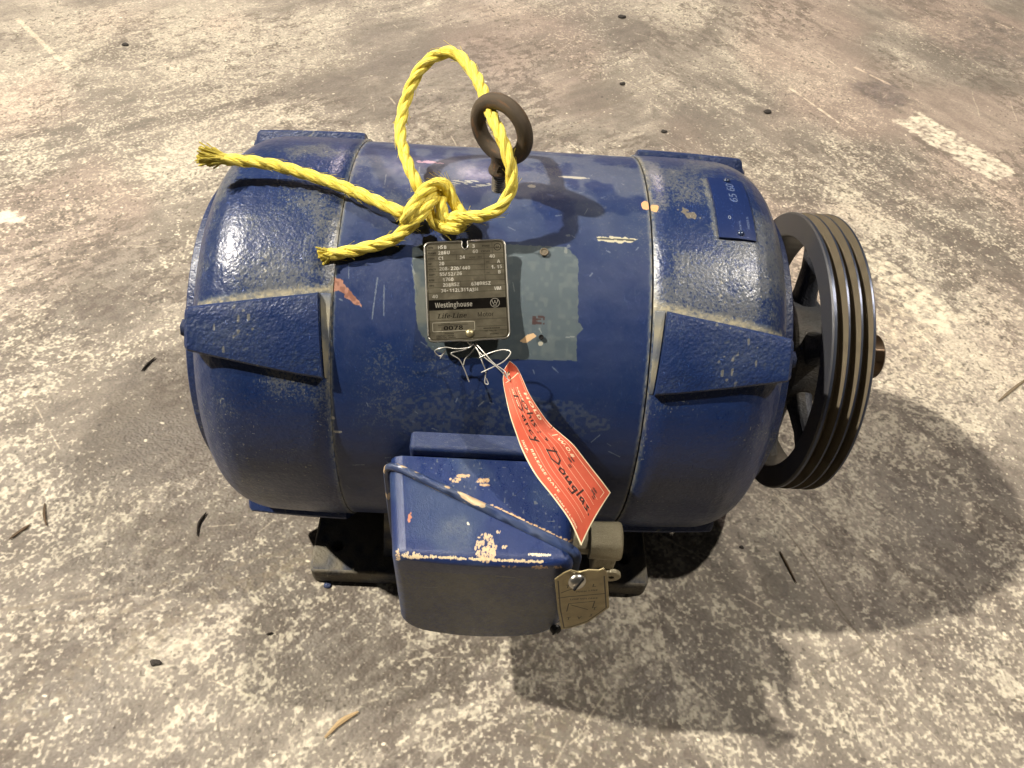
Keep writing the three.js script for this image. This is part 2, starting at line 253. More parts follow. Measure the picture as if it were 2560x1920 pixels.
  const bump = dataTex(512, 2048, (u, v) => { const x = u * 0.225, s = v * 1.037; return 128 + 60 * (fbm(x * 160, s * 160, 3) - 0.5) + 80 * (fbm(x * 40, s * 40, 2) - 0.5); }, false);
  const prof = []; for (let i = 0; i <= 24; i++) prof.push([mix(XL, XR, i / 24), R]);
  const barrel = part('barrel', revolve(prof, 192, true), std({ map, roughnessMap: rough, roughness: 0.85, bumpMap: bump, bumpScale: 0.0005 }), motor);
  // two empty drive-screw holes left from the plate
  for (const [x, a] of [[0.0341, 69.7], [0.0345, 48.2]]) {
    const g = new THREE.CylinderGeometry(0.0026, 0.0022, 0.0022, 20), ring = new THREE.TorusGeometry(0.0026, 0.0007, 8, 20).rotateX(PI / 2);
    const m = part('drive_screw', plainly([g, ring.translate(0, 0.001, 0)]), a > 60 ? dirtySteel : darkHole, barrel); if (a < 60) m.scale.set(0.55, 1, 0.55); m.position.set(x, H + (R + 0.0005) * Math.sin(a * deg), (R + 0.0005) * Math.cos(a * deg)); m.rotation.x = (90 - a) * deg;
  }
  const pad = new RoundedBoxGeometry(0.118, 0.128, 0.05, 4, 0.004);
  const pm = part('mounting_pad', pad, smoothBlue, barrel); pm.position.set(0.003, 0.175, 0.1432);
}

// end bells
function bellTexture(seed, right) {
  const arcLen = 0.1325;
  return dataTex(768, 2048, (u, v) => {
    const l = u * arcLen, a = v * 360, aa = a > 270 ? a - 360 : a, s = aa * deg * 0.166;
    const w = noise(l * 420 + seed, s * 420) - 0.5, n = fbm(l * 30 + seed, s * 30, 4);
    const topD = step(0.05, 0.16, s + (n - 0.5) * 0.08) * step(0.44, 0.3, s);
    const low = step(0.03, -0.09, s + (n - 0.5) * 0.08);
    let c = blueAt(l + seed, s, Math.min(1, 0.16 + topD * (0.14 + 0.42 * step(0.34, 0.7, n)) + 0.18 * step(0.42, 0.75, n) + 0.34 * low * step(0.25, 0.6, n)));
    // settled dirt in the creases beside the lugs and at the joint
    for (const la of [45.7, 135.7]) { const half = mix(0.0325, 0.0165, Math.min(1, Math.max(0, (l - 0.0065) / 0.098))), q = (aa - la) * deg * 0.166 - half; const t = step(0.0062, 0.0010, Math.abs(q - 0.001) + w * 0.004) * (l < 0.108 ? 1 : 0); c = mix3(c, [168, 158, 128], t * (0.7 + w * 0.7)); }
    c = mix3(c, [150, 142, 118], step(0.0098, 0.0066, l + w * 0.003) * (0.5 + 0.8 * w));
    if (right) { const q1 = step(0.0034, 0.0012, Math.abs(l - 0.0525) + w * 0.003) * step(76.7, 77.5, aa) * step(101.5, 100, aa); c = mix3(c, [146, 138, 114], q1 * 0.45); if (Math.hypot(l - 0.0085, s - 0.2475) < 0.0034 + w * 0.002) c = [196, 150, 104]; if (Math.hypot((l - 0.035) * 0.5, s - 0.243 + (l - 0.035) * 0.35) < 0.0035 + w * 0.005) c = mix3(c, [156, 134, 92], 0.6); }
    if (noise(l * 700 + 5, s * 700) > 0.93 && n > 0.5) c = mix3(c, [180, 170, 140], 0.6);
    const lower = step(0.03, -0.05, s + (n - 0.5) * 0.05) * step(0.4, 0.62, n); return mix3(c, [66, 68, 70], lower * 0.35 * (0.5 + w + 0.5 * noise(l * 900, s * 900)));
  });
}
function lugGeo(dir, ang, rTop, rIn = 0.118) {       // dir -1 left bell, +1 right bell
  const secs = [], st = [[0.1143, 0.1669, 0.0322, 0], [0.1192, 0.1672, 0.0318, 1], [0.1203, rTop + 0.0006, 0.0312, 1], [0.1225, rTop + 0.0010, 0.0308, 1], [0.135, rTop + 0.001, 0.0290, 0], [0.165, rTop + 0.0008, 0.0243, 0], [0.195, rTop + 0.0002, 0.0192, 0], [0.2115, rTop - 0.0004, 0.0162, 0], [0.2140, rTop - 0.0022, 0.0148, 0], [0.2150, rTop - 0.006, 0.0138, 0]];
  for (const [x, r, hw, sl] of st) {
    const pts = [], c = (t, rr) => { const a = ang * deg + t / r; return V(dir * (x + sl * 0.0026 * (t / hw)), H + rr * Math.sin(a), rr * Math.cos(a)); };
    pts.push(c(-hw * 1.05, rIn)); pts.push(c(-hw, r - 0.0045)); pts.push(c(-hw + 0.0006, r - 0.0018)); pts.push(c(-hw + 0.0022, r - 0.0003));
    for (let i = 0; i <= 6; i++) pts.push(c(mix(-hw + 0.0045, hw - 0.0045, i / 6), r));
    pts.push(c(hw - 0.0022, r - 0.0003)); pts.push(c(hw - 0.0006, r - 0.0018)); pts.push(c(hw, r - 0.0045)); pts.push(c(hw * 1.05, rIn));
    secs.push(dir > 0 ? pts : pts.reverse());
  }
  return [loft(secs.slice(2), true, 0.55), loft(secs.slice(0, 2), true, 0.55)];
}
function bell(dir) {
  const prof = [[0.1134, 0.160], [0.1134, 0.1657], [0.1142, 0.1664], [0.13, 0.1665], [0.15, 0.1662], [0.17, 0.1656]];
  for (let i = 0; i <= 14; i++) { const t = (i / 14) * PI / 2; prof.push([0.178 + 0.043 * Math.sin(t), 0.1295 + 0.0357 * Math.cos(t)]); }
  const p = prof.map(([x, r]) => [dir * x, r]);
  const g = revolve(p, 192, true, H, 0.8);
  const b = part('end_bell', g, std({ map: bellTexture(dir * 3.1 + 5, dir > 0), roughness: 0.8, roughnessMap: glossMap2, bumpMap: peel2, bumpScale: 0.00021 }), motor);
  const fl = [[0.2200, 0.1300], [0.2215, 0.1292], [0.2285, 0.1285], [0.2295, 0.1272], [0.2295, 0.062], [0.236, 0.058], [0.239, 0.052], [0.239, 0.012]].map(([x, r]) => [dir * x, r]);
  part('end_flange', revolve(fl, 160, false, H, 0.5), castBlue, b);
  for (const a of [45.7, 135.7, 225.7, 315.7]) {
    const [lg, ledge] = lugGeo(dir, a, a > 300 ? 0.1722 : 0.1708); part('mounting_lug', lg, castBlue, b); part('lug_ledge', ledge, dustyBlue, b);
    const n = new THREE.CylinderGeometry(0.0065, 0.0065, 0.006, 6).rotateZ(PI / 2), m = part('bolt_head', n, smoothBlue, b);
    m.position.set(dir * 0.2162, H + 0.157 * Math.sin(a * deg), 0.157 * Math.cos(a * deg));
  }
  return b;
}
const peel2 = peel.clone(); peel2.repeat.set(1.26, 10); peel2.needsUpdate = true;
const glossMap2 = dataTex(512, 512, (u, v) => 66 + 60 * fbm(u * 8, v * 8, 4, 8) + 30 * noise(u * 100, v * 100, 100), false); glossMap2.repeat.set(0.8, 3);
const leftBell = bell(-1), rightBell = bell(1);

// rating plate screwed on the right bell, painted over
{
  const tex = canvasTex(256, 512, (q, w, h) => {
    q.fillStyle = 'rgb(20,37,80)'; q.fillRect(0, 0, w, h);
    const r = rng(9); for (let i = 0; i < 900; i++) { q.globalAlpha = 0.10 + 0.2 * r(); q.fillStyle = r() < 0.6 ? 'rgb(120,124,124)' : 'rgb(24,42,100)'; q.fillRect(r() * w, r() * h, 1 + 4 * r() * r(), 1 + 3 * r()); }
    q.globalAlpha = 0.55; q.strokeStyle = 'rgb(150,156,160)'; q.fillStyle = 'rgb(158,168,182)'; q.save(); q.translate(w * 0.66, h * 0.47); q.rotate(-PI / 2); q.font = '74px sans-serif'; q.fillText('65 60', 0, 0); q.restore();
    q.globalAlpha = 0.6; q.save(); q.translate(w * 0.86, h * 0.86); q.rotate(-PI / 2); q.font = '22px sans-serif'; q.fillText('ORDER N.', 0, 0); q.restore(); q.save(); q.translate(w * 0.62, h * 0.90); q.rotate(-PI / 2); q.font = '18px sans-serif'; q.fillText('MADE IN', 0, 0); q.restore();
    q.globalAlpha = 0.9; q.lineWidth = 4; q.beginPath(); q.ellipse(w * 0.34, h * 0.72, 8, 11, 0, 0, 7); q.stroke(); q.globalAlpha = 1;
  });
  const surf = (x, a, o) => { const t = Math.asin(Math.min(1, Math.max(0, (x - 0.178) / 0.043))), r = x < 0.178 ? 0.1656 : 0.1295 + 0.0357 * Math.cos(t); return V(x, H + (r + o) * Math.sin(a * deg), (r + o) * Math.cos(a * deg)); };
  const A0 = 76.6, A1 = 100.3, X0 = 0.1618, X1 = 0.190, face = (o) => (s, t) => surf(mix(X0, X1, s), mix(A0, A1, t), o * (0.4 + 0.6 * Math.cos((s - 0.2) * 1.2)));
  const f = grid(10, 16, face(0.0022), (s, t) => [s, t]), bk = grid(10, 16, face(-0.003), (s, t) => [0.02, 0.02]);
  const rim = []; for (const [fn, e] of [[(k, o) => face(o)(k, 0)], [(k, o) => face(o)(1, k)], [(k, o) => face(o)(1 - k, 1)], [(k, o) => face(o)(0, 1 - k)]].map((z) => [z[0], 0])) rim.push(grid(12, 1, (s, t) => fn(s, t ? 0.0022 : -0.003), () => [0.02, 0.02]));
  part('rating_plate', plainly([f, bk, ...rim]), std({ map: tex, roughness: 0.32 }), rightBell);
  for (const [x, a] of [[0.1763, 99.0], [0.178, 78.2]]) { const s = part('plate_screw', new THREE.SphereGeometry(0.0026, 16, 10, 0, 2 * PI, 0, PI / 2).scale(1, 0.75, 1), std({ color: 0x23304a, roughness: 0.25 }), rightBell), q = surf(x, a, 0.0022); s.position.copy(q); s.rotation.x = (90 - a) * deg; }
}

// feet
for (const sx of [-1, 1]) for (const sz of [1, -1]) {
  const out = new THREE.Shape(), x0 = 0.082, x1 = 0.158, z0 = 0.045, z1 = 0.165, r = 0.004;
  out.moveTo(x0, z0); out.lineTo(x1 - r, z0); out.quadraticCurveTo(x1, z0, x1, z0 + r); out.lineTo(x1, z1 - r); out.quadraticCurveTo(x1, z1, x1 - r, z1); out.lineTo(x0, z1); out.closePath();
  const hole = new THREE.Path(); hole.absellipse(0.138, 0.140, 0.008, 0.008, 0, 2 * PI, true); out.holes.push(hole);
  const plate = new THREE.ExtrudeGeometry(out, { depth: 0.018, bevelEnabled: true, bevelSize: 0.0025, bevelThickness: 0.0025, bevelSegments: 3, curveSegments: 14 }).rotateX(PI / 2); plate.translate(0, 0.0205, 0);
  const web = loft([[V(0.070, 0.004, 0.155), V(0.094, 0.004, 0.155), V(0.094, 0.004, 0.05), V(0.070, 0.004, 0.05)], [V(0.070, 0.04, 0.145), V(0.092, 0.04, 0.145), V(0.092, 0.04, 0.05), V(0.070, 0.04, 0.05)], [V(0.072, 0.10, 0.136), V(0.088, 0.10, 0.136), V(0.088, 0.10, 0.06), V(0.072, 0.10, 0.06)]], true, 0.4);
  const rib = loft([[V(0.09, 0.015, 0.085), V(0.152, 0.015, 0.085), V(0.152, 0.015, 0.07), V(0.09, 0.015, 0.07)], [V(0.09, 0.10, 0.085), V(0.10, 0.10, 0.085), V(0.10, 0.10, 0.07), V(0.09, 0.10, 0.07)]], true, 0.4);
  const g = plainly([plate, web, rib]); g.scale(sx, 1, sz);
  if (sx * sz < 0) { const p = g.attributes.position, nn = g.attributes.normal, t = g.attributes.uv; for (let i = 0; i < p.count; i += 3) for (const b of [p, nn, t]) for (let k = 0; k < b.itemSize; k++) { const z = b.array[(i + 1) * b.itemSize + k]; b.array[(i + 1) * b.itemSize + k] = b.array[(i + 2) * b.itemSize + k]; b.array[(i + 2) * b.itemSize + k] = z; } }
  part('foot', g, std({ map: dataTex(256, 256, (u, v) => { const n = fbm(u * 9, v * 9, 4), k = noise(u * 120, v * 120); let c = mix3([36, 42, 58], [98, 92, 78], step(0.30, 0.55, n * 0.7 + k * 0.3)); return c; }), roughness: 0.7, bumpMap: peel, bumpScale: 0.0006 }), motor);
}
{ const skirt = []; for (const s of [-1, 1]) skirt.push(new RoundedBoxGeometry(0.16, 0.05, 0.014, 3, 0.004).translate(0, 0.062, s * 0.118)); part('base_rail', plainly(skirt), castBlue, motor); }

// shaft and pulley
{
  const shaft = part('shaft', revolve([[0.225, 0.0001], [0.225, 0.0206], [0.3565, 0.0206], [0.3582, 0.0190], [0.3582, 0.0001]], 48, false, H, 0.5), std({ map: rustMap, color: 0xd8c0a0, metalness: 0.6, roughness: 0.38 }), motor);
  part('shaft_key', new RoundedBoxGeometry(0.045, 0.006, 0.009, 2, 0.0008).translate(0.33, H - 0.0190, 0.0), dirtySteel, shaft);
  const pul = new THREE.Group(); pul.name = 'pulley'; motor.add(pul);
  const x0 = 0.2605, w = 0.0345, RP = 0.1266, rimIn = 0.1055;
  const paint = std({ map: dataTex(512, 512, (u, v) => { const n = fbm(u * 7, v * 7, 4, 7), k = noise(u * 160, v * 160, 160); return mix3(mix3([60, 57, 52], [90, 84, 74], n), [44, 50, 66], step(0.5, 0.75, fbm(u * 5 + 4, v * 5, 3)) * 0.5 + 0.1 * k); }), roughness: 0.42, metalness: 0.2 });
  const edgeSteel = std({ map: dataTex(128, 128, (u, v) => mix3([40, 47, 66], [86, 90, 100], fbm(u * 6, v * 6, 3))), metalness: 0.6, roughness: 0.34 });
  part('rim', revolve([[x0 + 0.0012, RP], [x0, RP - 0.0012], [x0, rimIn + 0.001], [x0 + 0.001, rimIn], [x0 + w - 0.001, rimIn], [x0 + w, rimIn + 0.001], [x0 + w, RP - 0.0012], [x0 + w - 0.0012, RP]], 192, false, H, 0.4), paint, pul);
  const lands = [x0 + 0.0012, x0 + 0.0035, x0 + 0.0123, x0 + 0.0138, x0 + 0.0222, x0 + 0.0237, x0 + 0.0318, x0 + w - 0.0012];
  for (let i = 0; i < 4; i++) { const a = lands[2 * i], b = lands[2 * i + 1]; part('rim_ridge', revolve([[a, RP - 0.0015], [a, RP], [b, RP], [b, RP - 0.0015]], 192, false, H, 0.4), edgeSteel, pul); }
  for (let i = 0; i < 3; i++) { const a = lands[2 * i + 1], b = lands[2 * i + 2], m = (a + b) / 2; part('belt_groove', revolve([[a, RP - 0.0002], [m - 0.0021, RP - 0.0095], [m + 0.0021, RP - 0.0095], [b, RP - 0.0002]], 192, false, H, 0.4), dirtySteel, pul); }
  const hub = [[0.2400, 0.0207], [0.2400, 0.033], [0.2420, 0.0345], [0.262, 0.0352], [0.262, 0.052], [0.2645, 0.054], [0.288, 0.054], [0.291, 0.051], [0.291, 0.0207]];
  part('hub', revolve(hub, 72, false, H, 0.5), dirtyBlue(), pul);
  for (let i = 0; i < 6; i++) {
    const a = (-38 + 30 + i * 60) * deg, er = V(0, Math.sin(a), Math.cos(a)), et = V(0, Math.cos(a), -Math.sin(a)), secs = [];
    for (const [r, t, b] of [[0.045, 0.0165, 0.0095], [0.06, 0.0125, 0.0085], [0.08, 0.0105, 0.0075], [0.096, 0.0135, 0.008], [0.1075, 0.022, 0.010]]) {
      const s = []; for (let k = 0; k < 16; k++) { const q = (k / 16) * 2 * PI, cx = Math.sign(Math.cos(q)) * Math.pow(Math.abs(Math.cos(q)), 0.6), sy = Math.sign(Math.sin(q)) * Math.pow(Math.abs(Math.sin(q)), 0.6); s.push(V(0.2775, H, 0).addScaledVector(er, r).addScaledVector(et, t * cx).add(V(b * sy, 0, 0))); } secs.push(s);
    }
    part('spoke', loft(secs, true, 0.8), dirtyBlue(), pul);
  }
}
function dirtyBlue() { return dirtyBlue.m ??= std({ map: dataTex(256, 256, (u, v) => { const n = fbm(u * 8, v * 8, 4, 8); return mix3([38, 42, 52], [84, 78, 66], step(0.4, 0.75, n)); }), roughness: 0.6, bumpMap: peel, bumpScale: 0.0004 }); }

// eye bolt
const font = await new FontLoader().loadAsync('fonts/droid/droid_sans_bold.typeface.json');
{
  const e = new THREE.Group(); e.name = 'eye_bolt'; e.position.set(-0.001, H + R, 0); e.rotation.y = -35 * deg; motor.add(e);
  const ring = new THREE.TorusGeometry(0.0205, 0.0058, 24, 72); { const p = ring.attributes.position; for (let i = 0; i < p.count; i++) { const y = p.getY(i); p.setZ(i, p.getZ(i) * 0.95); p.setY(i, y * (y > 0 ? 1 : 1.0)); } ring.computeVertexNormals(); }
  part('ring', ring.translate(0, 0.0507, 0), rustyIron, e);
  const neck = [[0.0145, 0.0001], [0.0145, 0.0060], [0.0155, 0.0078], [0.0172, 0.0083], [0.0195, 0.0076], [0.0225, 0.0068], [0.026, 0.0070], [0.0295, 0.0082], [0.032, 0.0090]];
  const nk = new THREE.LatheGeometry(neck.map(([y, r]) => new THREE.Vector2(r, y)), 36); { const p = nk.attributes.position; for (let i = 0; i < p.count; i++) { const y = p.getY(i); p.setZ(i, p.getZ(i) * (y > 0.019 ? 0.8 : 1)); } nk.computeVertexNormals(); }
  part('shoulder', nk, rustyIron, e);
  const th = []; for (let i = 0; i <= 40; i++) th.push(new THREE.Vector2(i % 4 < 2 ? 0.0054 : 0.0039, -0.004 + i * 0.00048)); th.push(new THREE.Vector2(0.0001, 0.0152));
  part('thread', toCreasedNormals(new THREE.LatheGeometry(th, 32), 0.4), std({ color: 0x9a9488, metalness: 0.8, roughness: 0.32 }), e);
  const tg = new TextGeometry('A', { font, size: 0.0052, depth: 0.0008, curveSegments: 4, bevelEnabled: false }); tg.translate(-0.0021, 0.0195, 0.0058);
  part("cast_letter", tg, rustyIron, e).rotation.y = 35 * deg;
}

// conduit box: split on a diagonal plane into base and lid, with a rolled lip
{
  const box = new THREE.Group(); box.name = 'conduit_box'; motor.add(box);
  const ZB = 0.1690, ZF = 0.2495, top = 0.2300, bot = 0.1060;
  const seg = 96;
  const loopAt = (t, z, grow = 0) => {            // rounded section at depth z, t 0..1 round it
    const f = Math.min(1, Math.max(0, (z - ZB) / (ZF - ZB))), xl = -mix(0.0700, 0.0577, f) - grow, xr = mix(0.0700, 0.0612, f) + grow, rT = 0.009 + grow * 0.6, rB = 0.017 + grow * 0.6, yT = top + grow, yB = bot - grow;
    const wT = xr - xl - 2 * rT, wB = xr - xl - 2 * rB, hS = yT - yB - rT - rB, arcs = [wT, rT * PI / 2, hS, rB * PI / 2, wB, rB * PI / 2, hS, rT * PI / 2], tot = arcs.reduce((a, b) => a + b, 0);
    let s = mod(t, 1) * tot, i = 0; while (s > arcs[i] && i < 7) { s -= arcs[i]; i++; }
    const k = s / arcs[i]; let x, y; const c = Math.cos(k * PI / 2), n = Math.sin(k * PI / 2);
    if (i === 0) { x = xl + rT + s; y = yT; } else if (i === 1) { x = xr - rT + rT * n; y = yT - rT + rT * c; } else if (i === 2) { x = xr; y = yT - rT - s; } else if (i === 3) { x = xr - rB + rB * c; y = yB + rB - rB * n; } else if (i === 4) { x = xr - rB - s; y = yB; } else if (i === 5) { x = xl + rB - rB * n; y = yB + rB - rB * c; } else if (i === 6) { x = xl; y = yB + rB + s; } else { x = xl + rT - rT * c; y = yT - rT + rT * n; }
    if (y < 0.15) { const q = (x - 0.002) / 0.066; y -= 0.012 * Math.max(0, 1 - q * q) * step(0.15, 0.11, y); }
    return V(x, y, z);
  };
  const zSplit = (x) => 0.1772 + (x + 0.0704) * (0.0693 / 0.1469);
  const at = (t, z, g = 0) => loopAt(t, z, g);
  const splitPt = (t, g = 0) => { let z = 0.21, q; for (let i = 0; i < 6; i++) { q = at(t, z, g); z = Math.min(ZF - 0.004, zSplit(q.x)); } return at(t, z, g); };
  const metre = (i, j, q) => [q.x + q.z * 0.7, q.y + q.z];
  const base = grid(seg, 12, (i, j) => { const e = splitPt(i); return at(i, mix(ZB, e.z, j)); }, metre);
  // lid: wall forward of the split, rounded over to a slightly bowed face
  const frontZ = (x, y) => ZF + 0.0030 * (1 - Math.pow(x / 0.062, 2)) * 1 - 0.0015;
  const lid = grid(seg, 26, (i, j) => {
    const e = splitPt(i, 0.0012), rz = 0.007;
    if (j <= 0.4) return at(i, mix(e.z, Math.max(e.z, ZF - rz), j / 0.4), 0.0012);
    const rimP = at(i, ZF - rz, 0.0012), cen = V(0.0015, 0.168, 0);
    if (j <= 0.7) { const a = ((j - 0.4) / 0.3) * PI / 2, d = V(rimP.x - cen.x, rimP.y - cen.y, 0), L = d.length(), k = (L - rz * (1 - Math.cos(a)) ) / L, x = cen.x + d.x * k, y = cen.y + d.y * k, z = mix(ZF - rz, frontZ(x, y), Math.sin(a)); return V(x, y, Math.max(z, 0)); }
    const d = V(rimP.x - cen.x, rimP.y - cen.y, 0), L = d.length(), k = ((L - rz) / L) * (1 - (j - 0.7) / 0.3), x = cen.x + d.x * k, y = cen.y + d.y * k; return V(x, y, frontZ(x, y));
  }, metre);
  // paint with bare, knocked-off edges; worn places are listed by their spot on the box
  const rb = rng(31);
  const plan = (geo) => { const p = geo.attributes.position, uv = geo.attributes.uv; for (let i = 0; i < p.count; i++) uv.setXY(i, (p.getX(i) + 0.07) / 0.14, 1 - (p.getZ(i) - ZB + top - p.getY(i)) / 0.22); };
  const ground = (q, w, h, off) => { const im = q.createImageData(w, h), dd = im.data; for (let j = 0; j < h; j++) for (let i = 0; i < w; i++) { const x = i / w * 0.14 + off, y = j / h * 0.22, n = fbm(x * 34 + 3, y * 34, 4), k = noise(x * 700, y * 700), fm = fbm(x * 18 + 7, y * 18, 4); let c = mix3([24, 42, 88], [44, 60, 94], step(0.4, 0.72, n)); c = mix3(c, [136, 130, 110], 0.55 * step(0.5, 0.74, fm) * (0.4 + 0.6 * k)); c = mix3(c, [150, 144, 120], 0.5 * step(0.83, 0.93, noise(x * 520, y * 520))); const o = (j * w + i) * 4; dd[o] = c[0]; dd[o + 1] = c[1]; dd[o + 2] = c[2]; dd[o + 3] = 255; } q.putImageData(im, 0, 0); };
  const baseMap = canvasTex(1024, 1024, (q, w, h) => {
    ground(q, w, h, 3);
    const r = rng(8), flake = (x, z, rx, rz, n) => { for (let i = 0; i < n; i++) { const u = r() * 2 - 1, v = r() * 2 - 1; q.globalAlpha = 0.85; q.fillStyle = r() < 0.8 ? 'rgb(198,166,128)' : 'rgb(170,132,98)'; q.beginPath(); q.ellipse(((x + u * rx + 0.07) / 0.14) * w, ((z + v * rz - ZB) / 0.22) * h, 4 + 4 * r(), 3 + 2 * r(), 0, 0, 7); q.fill(); } q.globalAlpha = 1; };
    flake(-0.0156, 0.1838, 0.0042, 0.0009, 34); flake(-0.0218, 0.1875, 0.0030, 0.0016, 12); flake(-0.0185, 0.1868, 0.0012, 0.0005, 5); flake(-0.001, 0.1868, 0.0042, 0.0013, 40); flake(-0.0005, 0.1905, 0.0034, 0.0005, 16);
    for (let x = 0.005; x < 0.062; x += 0.0008) if (r() < 0.75) flake(x, zSplit(x) - 0.0058 - 0.001 * r(), 0.0006, 0.0004, 2);
    q.globalAlpha = 0.5; q.strokeStyle = 'rgb(18,28,60)'; q.lineWidth = 3; q.beginPath(); q.moveTo(0.62 * w, 0.15 * h); q.lineTo(0.72 * w, 0.09 * h); q.stroke(); q.globalAlpha = 1;
  });
  baseMap.wrapS = baseMap.wrapT = THREE.MirroredRepeatWrapping; plan(base);
  part('box_base', base, std({ map: baseMap, roughness: 0.5, roughnessMap: glossMap, bumpMap: peel, bumpScale: 0.00012 }), box);
  const lidMap = canvasTex(1024, 1024, (q, w, h) => {     // lid unrolled: x (plan) across, depth then face downward
    const im = q.createImageData(w, h), dd = im.data;
    for (let j = 0; j < h; j++) for (let i = 0; i < w; i++) { const x = i / w * 0.14, y = j / h * 0.22, n = fbm(x * 34 + 3, y * 34, 4), k = noise(x * 700, y * 700), fm = fbm(x * 18 + 7, y * 18, 4); let c = mix3([24, 42, 88], [44, 60, 94], step(0.4, 0.72, n)); c = mix3(c, [146, 140, 118], 0.55 * step(0.5, 0.74, fm) * (0.4 + 0.6 * k)); if (j > h * 0.45) c = mix3(c, [84, 80, 68], 0.55 * step(0.35, 0.6, fm * 0.6 + k * 0.4)); const o = (j * w + i) * 4; dd[o] = c[0]; dd[o + 1] = c[1]; dd[o + 2] = c[2]; dd[o + 3] = 255; }
    q.putImageData(im, 0, 0);
    const X = (x) => ((x + 0.07) / 0.14) * w, Y = (d) => (d / 0.22) * h;     // d: metres from the top back edge, over the edge and down the face
    const chip = (x, d, rx, rd, n = 40, col = 'rgb(206,176,138)') => { q.fillStyle = col; for (let i = 0; i < n; i++) { const a = rb() * 7, r = Math.sqrt(rb()); q.globalAlpha = 0.85; q.beginPath(); q.ellipse(X(x + Math.cos(a) * r * rx), Y(d + Math.sin(a) * r * rd), 3 + 5 * rb(), 2 + 4 * rb(), rb() * 3, 0, 7); q.fill(); } };
    const E = 0.0795;
    chip(0.003, E - 0.010, 0.0075, 0.0105, 150); chip(0.004, E - 0.002, 0.006, 0.004, 50); chip(-0.046, E - 0.001, 0.007, 0.003, 60, 'rgb(222,200,160)');
    for (let x = -0.044; x < 0.042; x += 0.0007) if (rb() < 0.85) chip(x, E - 0.0005 + (rb() - 0.5) * 0.0012, 0.0008, 0.0007, 2, 'rgb(220,196,156)');
    for (let x = 0.032; x < 0.046; x += 0.0006) chip(x, E - 0.0065, 0.0005, 0.0004, 1, 'rgb(226,210,176)');
    chip(0.040, E + 0.006, 0.0055, 0.0022, 40, 'rgb(186,150,118)'); chip(0.052, E + 0.005, 0.003, 0.0018, 16, 'rgb(176,146,120)'); chip(0.018, E + 0.006, 0.006, 0.001, 10, 'rgb(160,130,104)');
    chip(-0.0555, E + 0.001, 0.0015, 0.006, 24); chip(0.024, E - 0.029, 0.0018, 0.001, 6, 'rgb(232,220,190)'); chip(0.016, E - 0.011, 0.0022, 0.0012, 8); chip(0.011, E - 0.022, 0.0012, 0.0008, 4); chip(-0.01, E - 0.027, 0.0008, 0.0008, 3, 'rgb(232,220,190)'); chip(-0.05, E - 0.03, 0.0012, 0.004, 12, 'rgb(190,120,90)');
    q.globalAlpha = 0.6; q.strokeStyle = 'rgb(184,180,168)'; q.lineWidth = 2; for (const [x, d, dx, dy] of [[0.045, 0.112, 0.006, 0.004], [-0.02, 0.14, 0.003, 0.004], [0.03, 0.16, 0.004, -0.001], [0.01, 0.10, 0.014, 0.002], [-0.04, 0.125, 0.01, -0.001]]) { q.beginPath(); q.moveTo(X(x), Y(d)); q.lineTo(X(x + dx), Y(d + dy)); q.stroke(); } q.globalAlpha = 1;
  });
  lidMap.wrapS = lidMap.wrapT = THREE.MirroredRepeatWrapping;
  { const p = lid.attributes.position, uv = lid.attributes.uv; for (let i = 0; i < p.count; i++) { const x = p.getX(i), y = p.getY(i), z = p.getZ(i), d = (z - ZB) + (top - y) * 1.0; uv.setXY(i, (x + 0.07) / 0.14, 1 - d / 0.22); } }
  part('box_lid', lid, std({ map: lidMap, roughness: 0.55, roughnessMap: glossMap, bumpMap: peel, bumpScale: 0.00012 }), box);
  // the lip: a rounded band round the split
  const n = V(-0.0693, 0, 0.1469).normalize(), prof = []; for (let k = 0; k < 14; k++) { const a = (k / 14) * 2 * PI; prof.push([0.0030 * Math.cos(a), 0.0035 * Math.sin(a)]); }
  const M = 120, secs = [];
  for (let i = 0; i <= M; i++) { const a = splitPt(i / M, 0.0018), b = splitPt(i / M, 0.004), o = b.clone().sub(a).setZ(0).normalize(); secs.push(prof.map(([u, v]) => a.clone().addScaledVector(n, u).add(o.clone().multiplyScalar(v + 0.0012)))); }
  const lip = loft(secs, false, 1.2);
  const lipMap = dataTex(512, 64, (u, v) => { const k = noise(u * 60, v * 6), f = fbm(u * 24, v * 3, 3); return f > 0.64 ? mix3([206, 186, 150], [170, 140, 110], k) : mix3([30, 48, 94], [92, 96, 104], f); }); lipMap.repeat.set(1 / 0.3, 1 / 0.022);
  part('box_lip', lip, std({ map: lipMap, roughness: 0.4 }), box);
  // lid screw with a slot, and the dark one at the bottom corner
  const screw = (x, y, z, r, m, tilt) => { const g = new THREE.SphereGeometry(r, 24, 12, 0, 2 * PI, 0, PI / 2).scale(1, 0.6, 1), sl = new THREE.BoxGeometry(r * 1.7, r * 0.22, r * 0.24).rotateY(1.0); sl.translate(0, r * 0.56, 0); const s = part('lid_screw', g, m, box); s.position.set(x, y, z); s.rotation.set(PI / 2 - 0.5, 0, tilt); const q = part('screw_slot', sl, darkHole, box); q.position.copy(s.position); q.rotation.copy(s.rotation); return s; };
  screw(0.0652, 0.2215, 0.2565, 0.0062, brightSteel, -0.2); screw(0.0610, 0.118, 0.2500, 0.0046, std({ color: 0x1a1a1a, roughness: 0.3, metalness: 0.6 }), 0);
  // wiring plate hanging from that screw
  const ol = [[0.0509, 0.2166], [0.0560, 0.2262], [0.0600, 0.2306], [0.0655, 0.2278], [0.0715, 0.2318], [0.0790, 0.2300], [0.0817, 0.2316], [0.0853, 0.2234], [0.0905, 0.195], [0.0957, 0.165], [0.0885, 0.152], [0.0823, 0.1409], [0.0720, 0.1345], [0.0644, 0.1291], [0.0575, 0.17]];
  const sh = new THREE.Shape(ol.map(([x, y]) => new THREE.Vector2(x, y)));
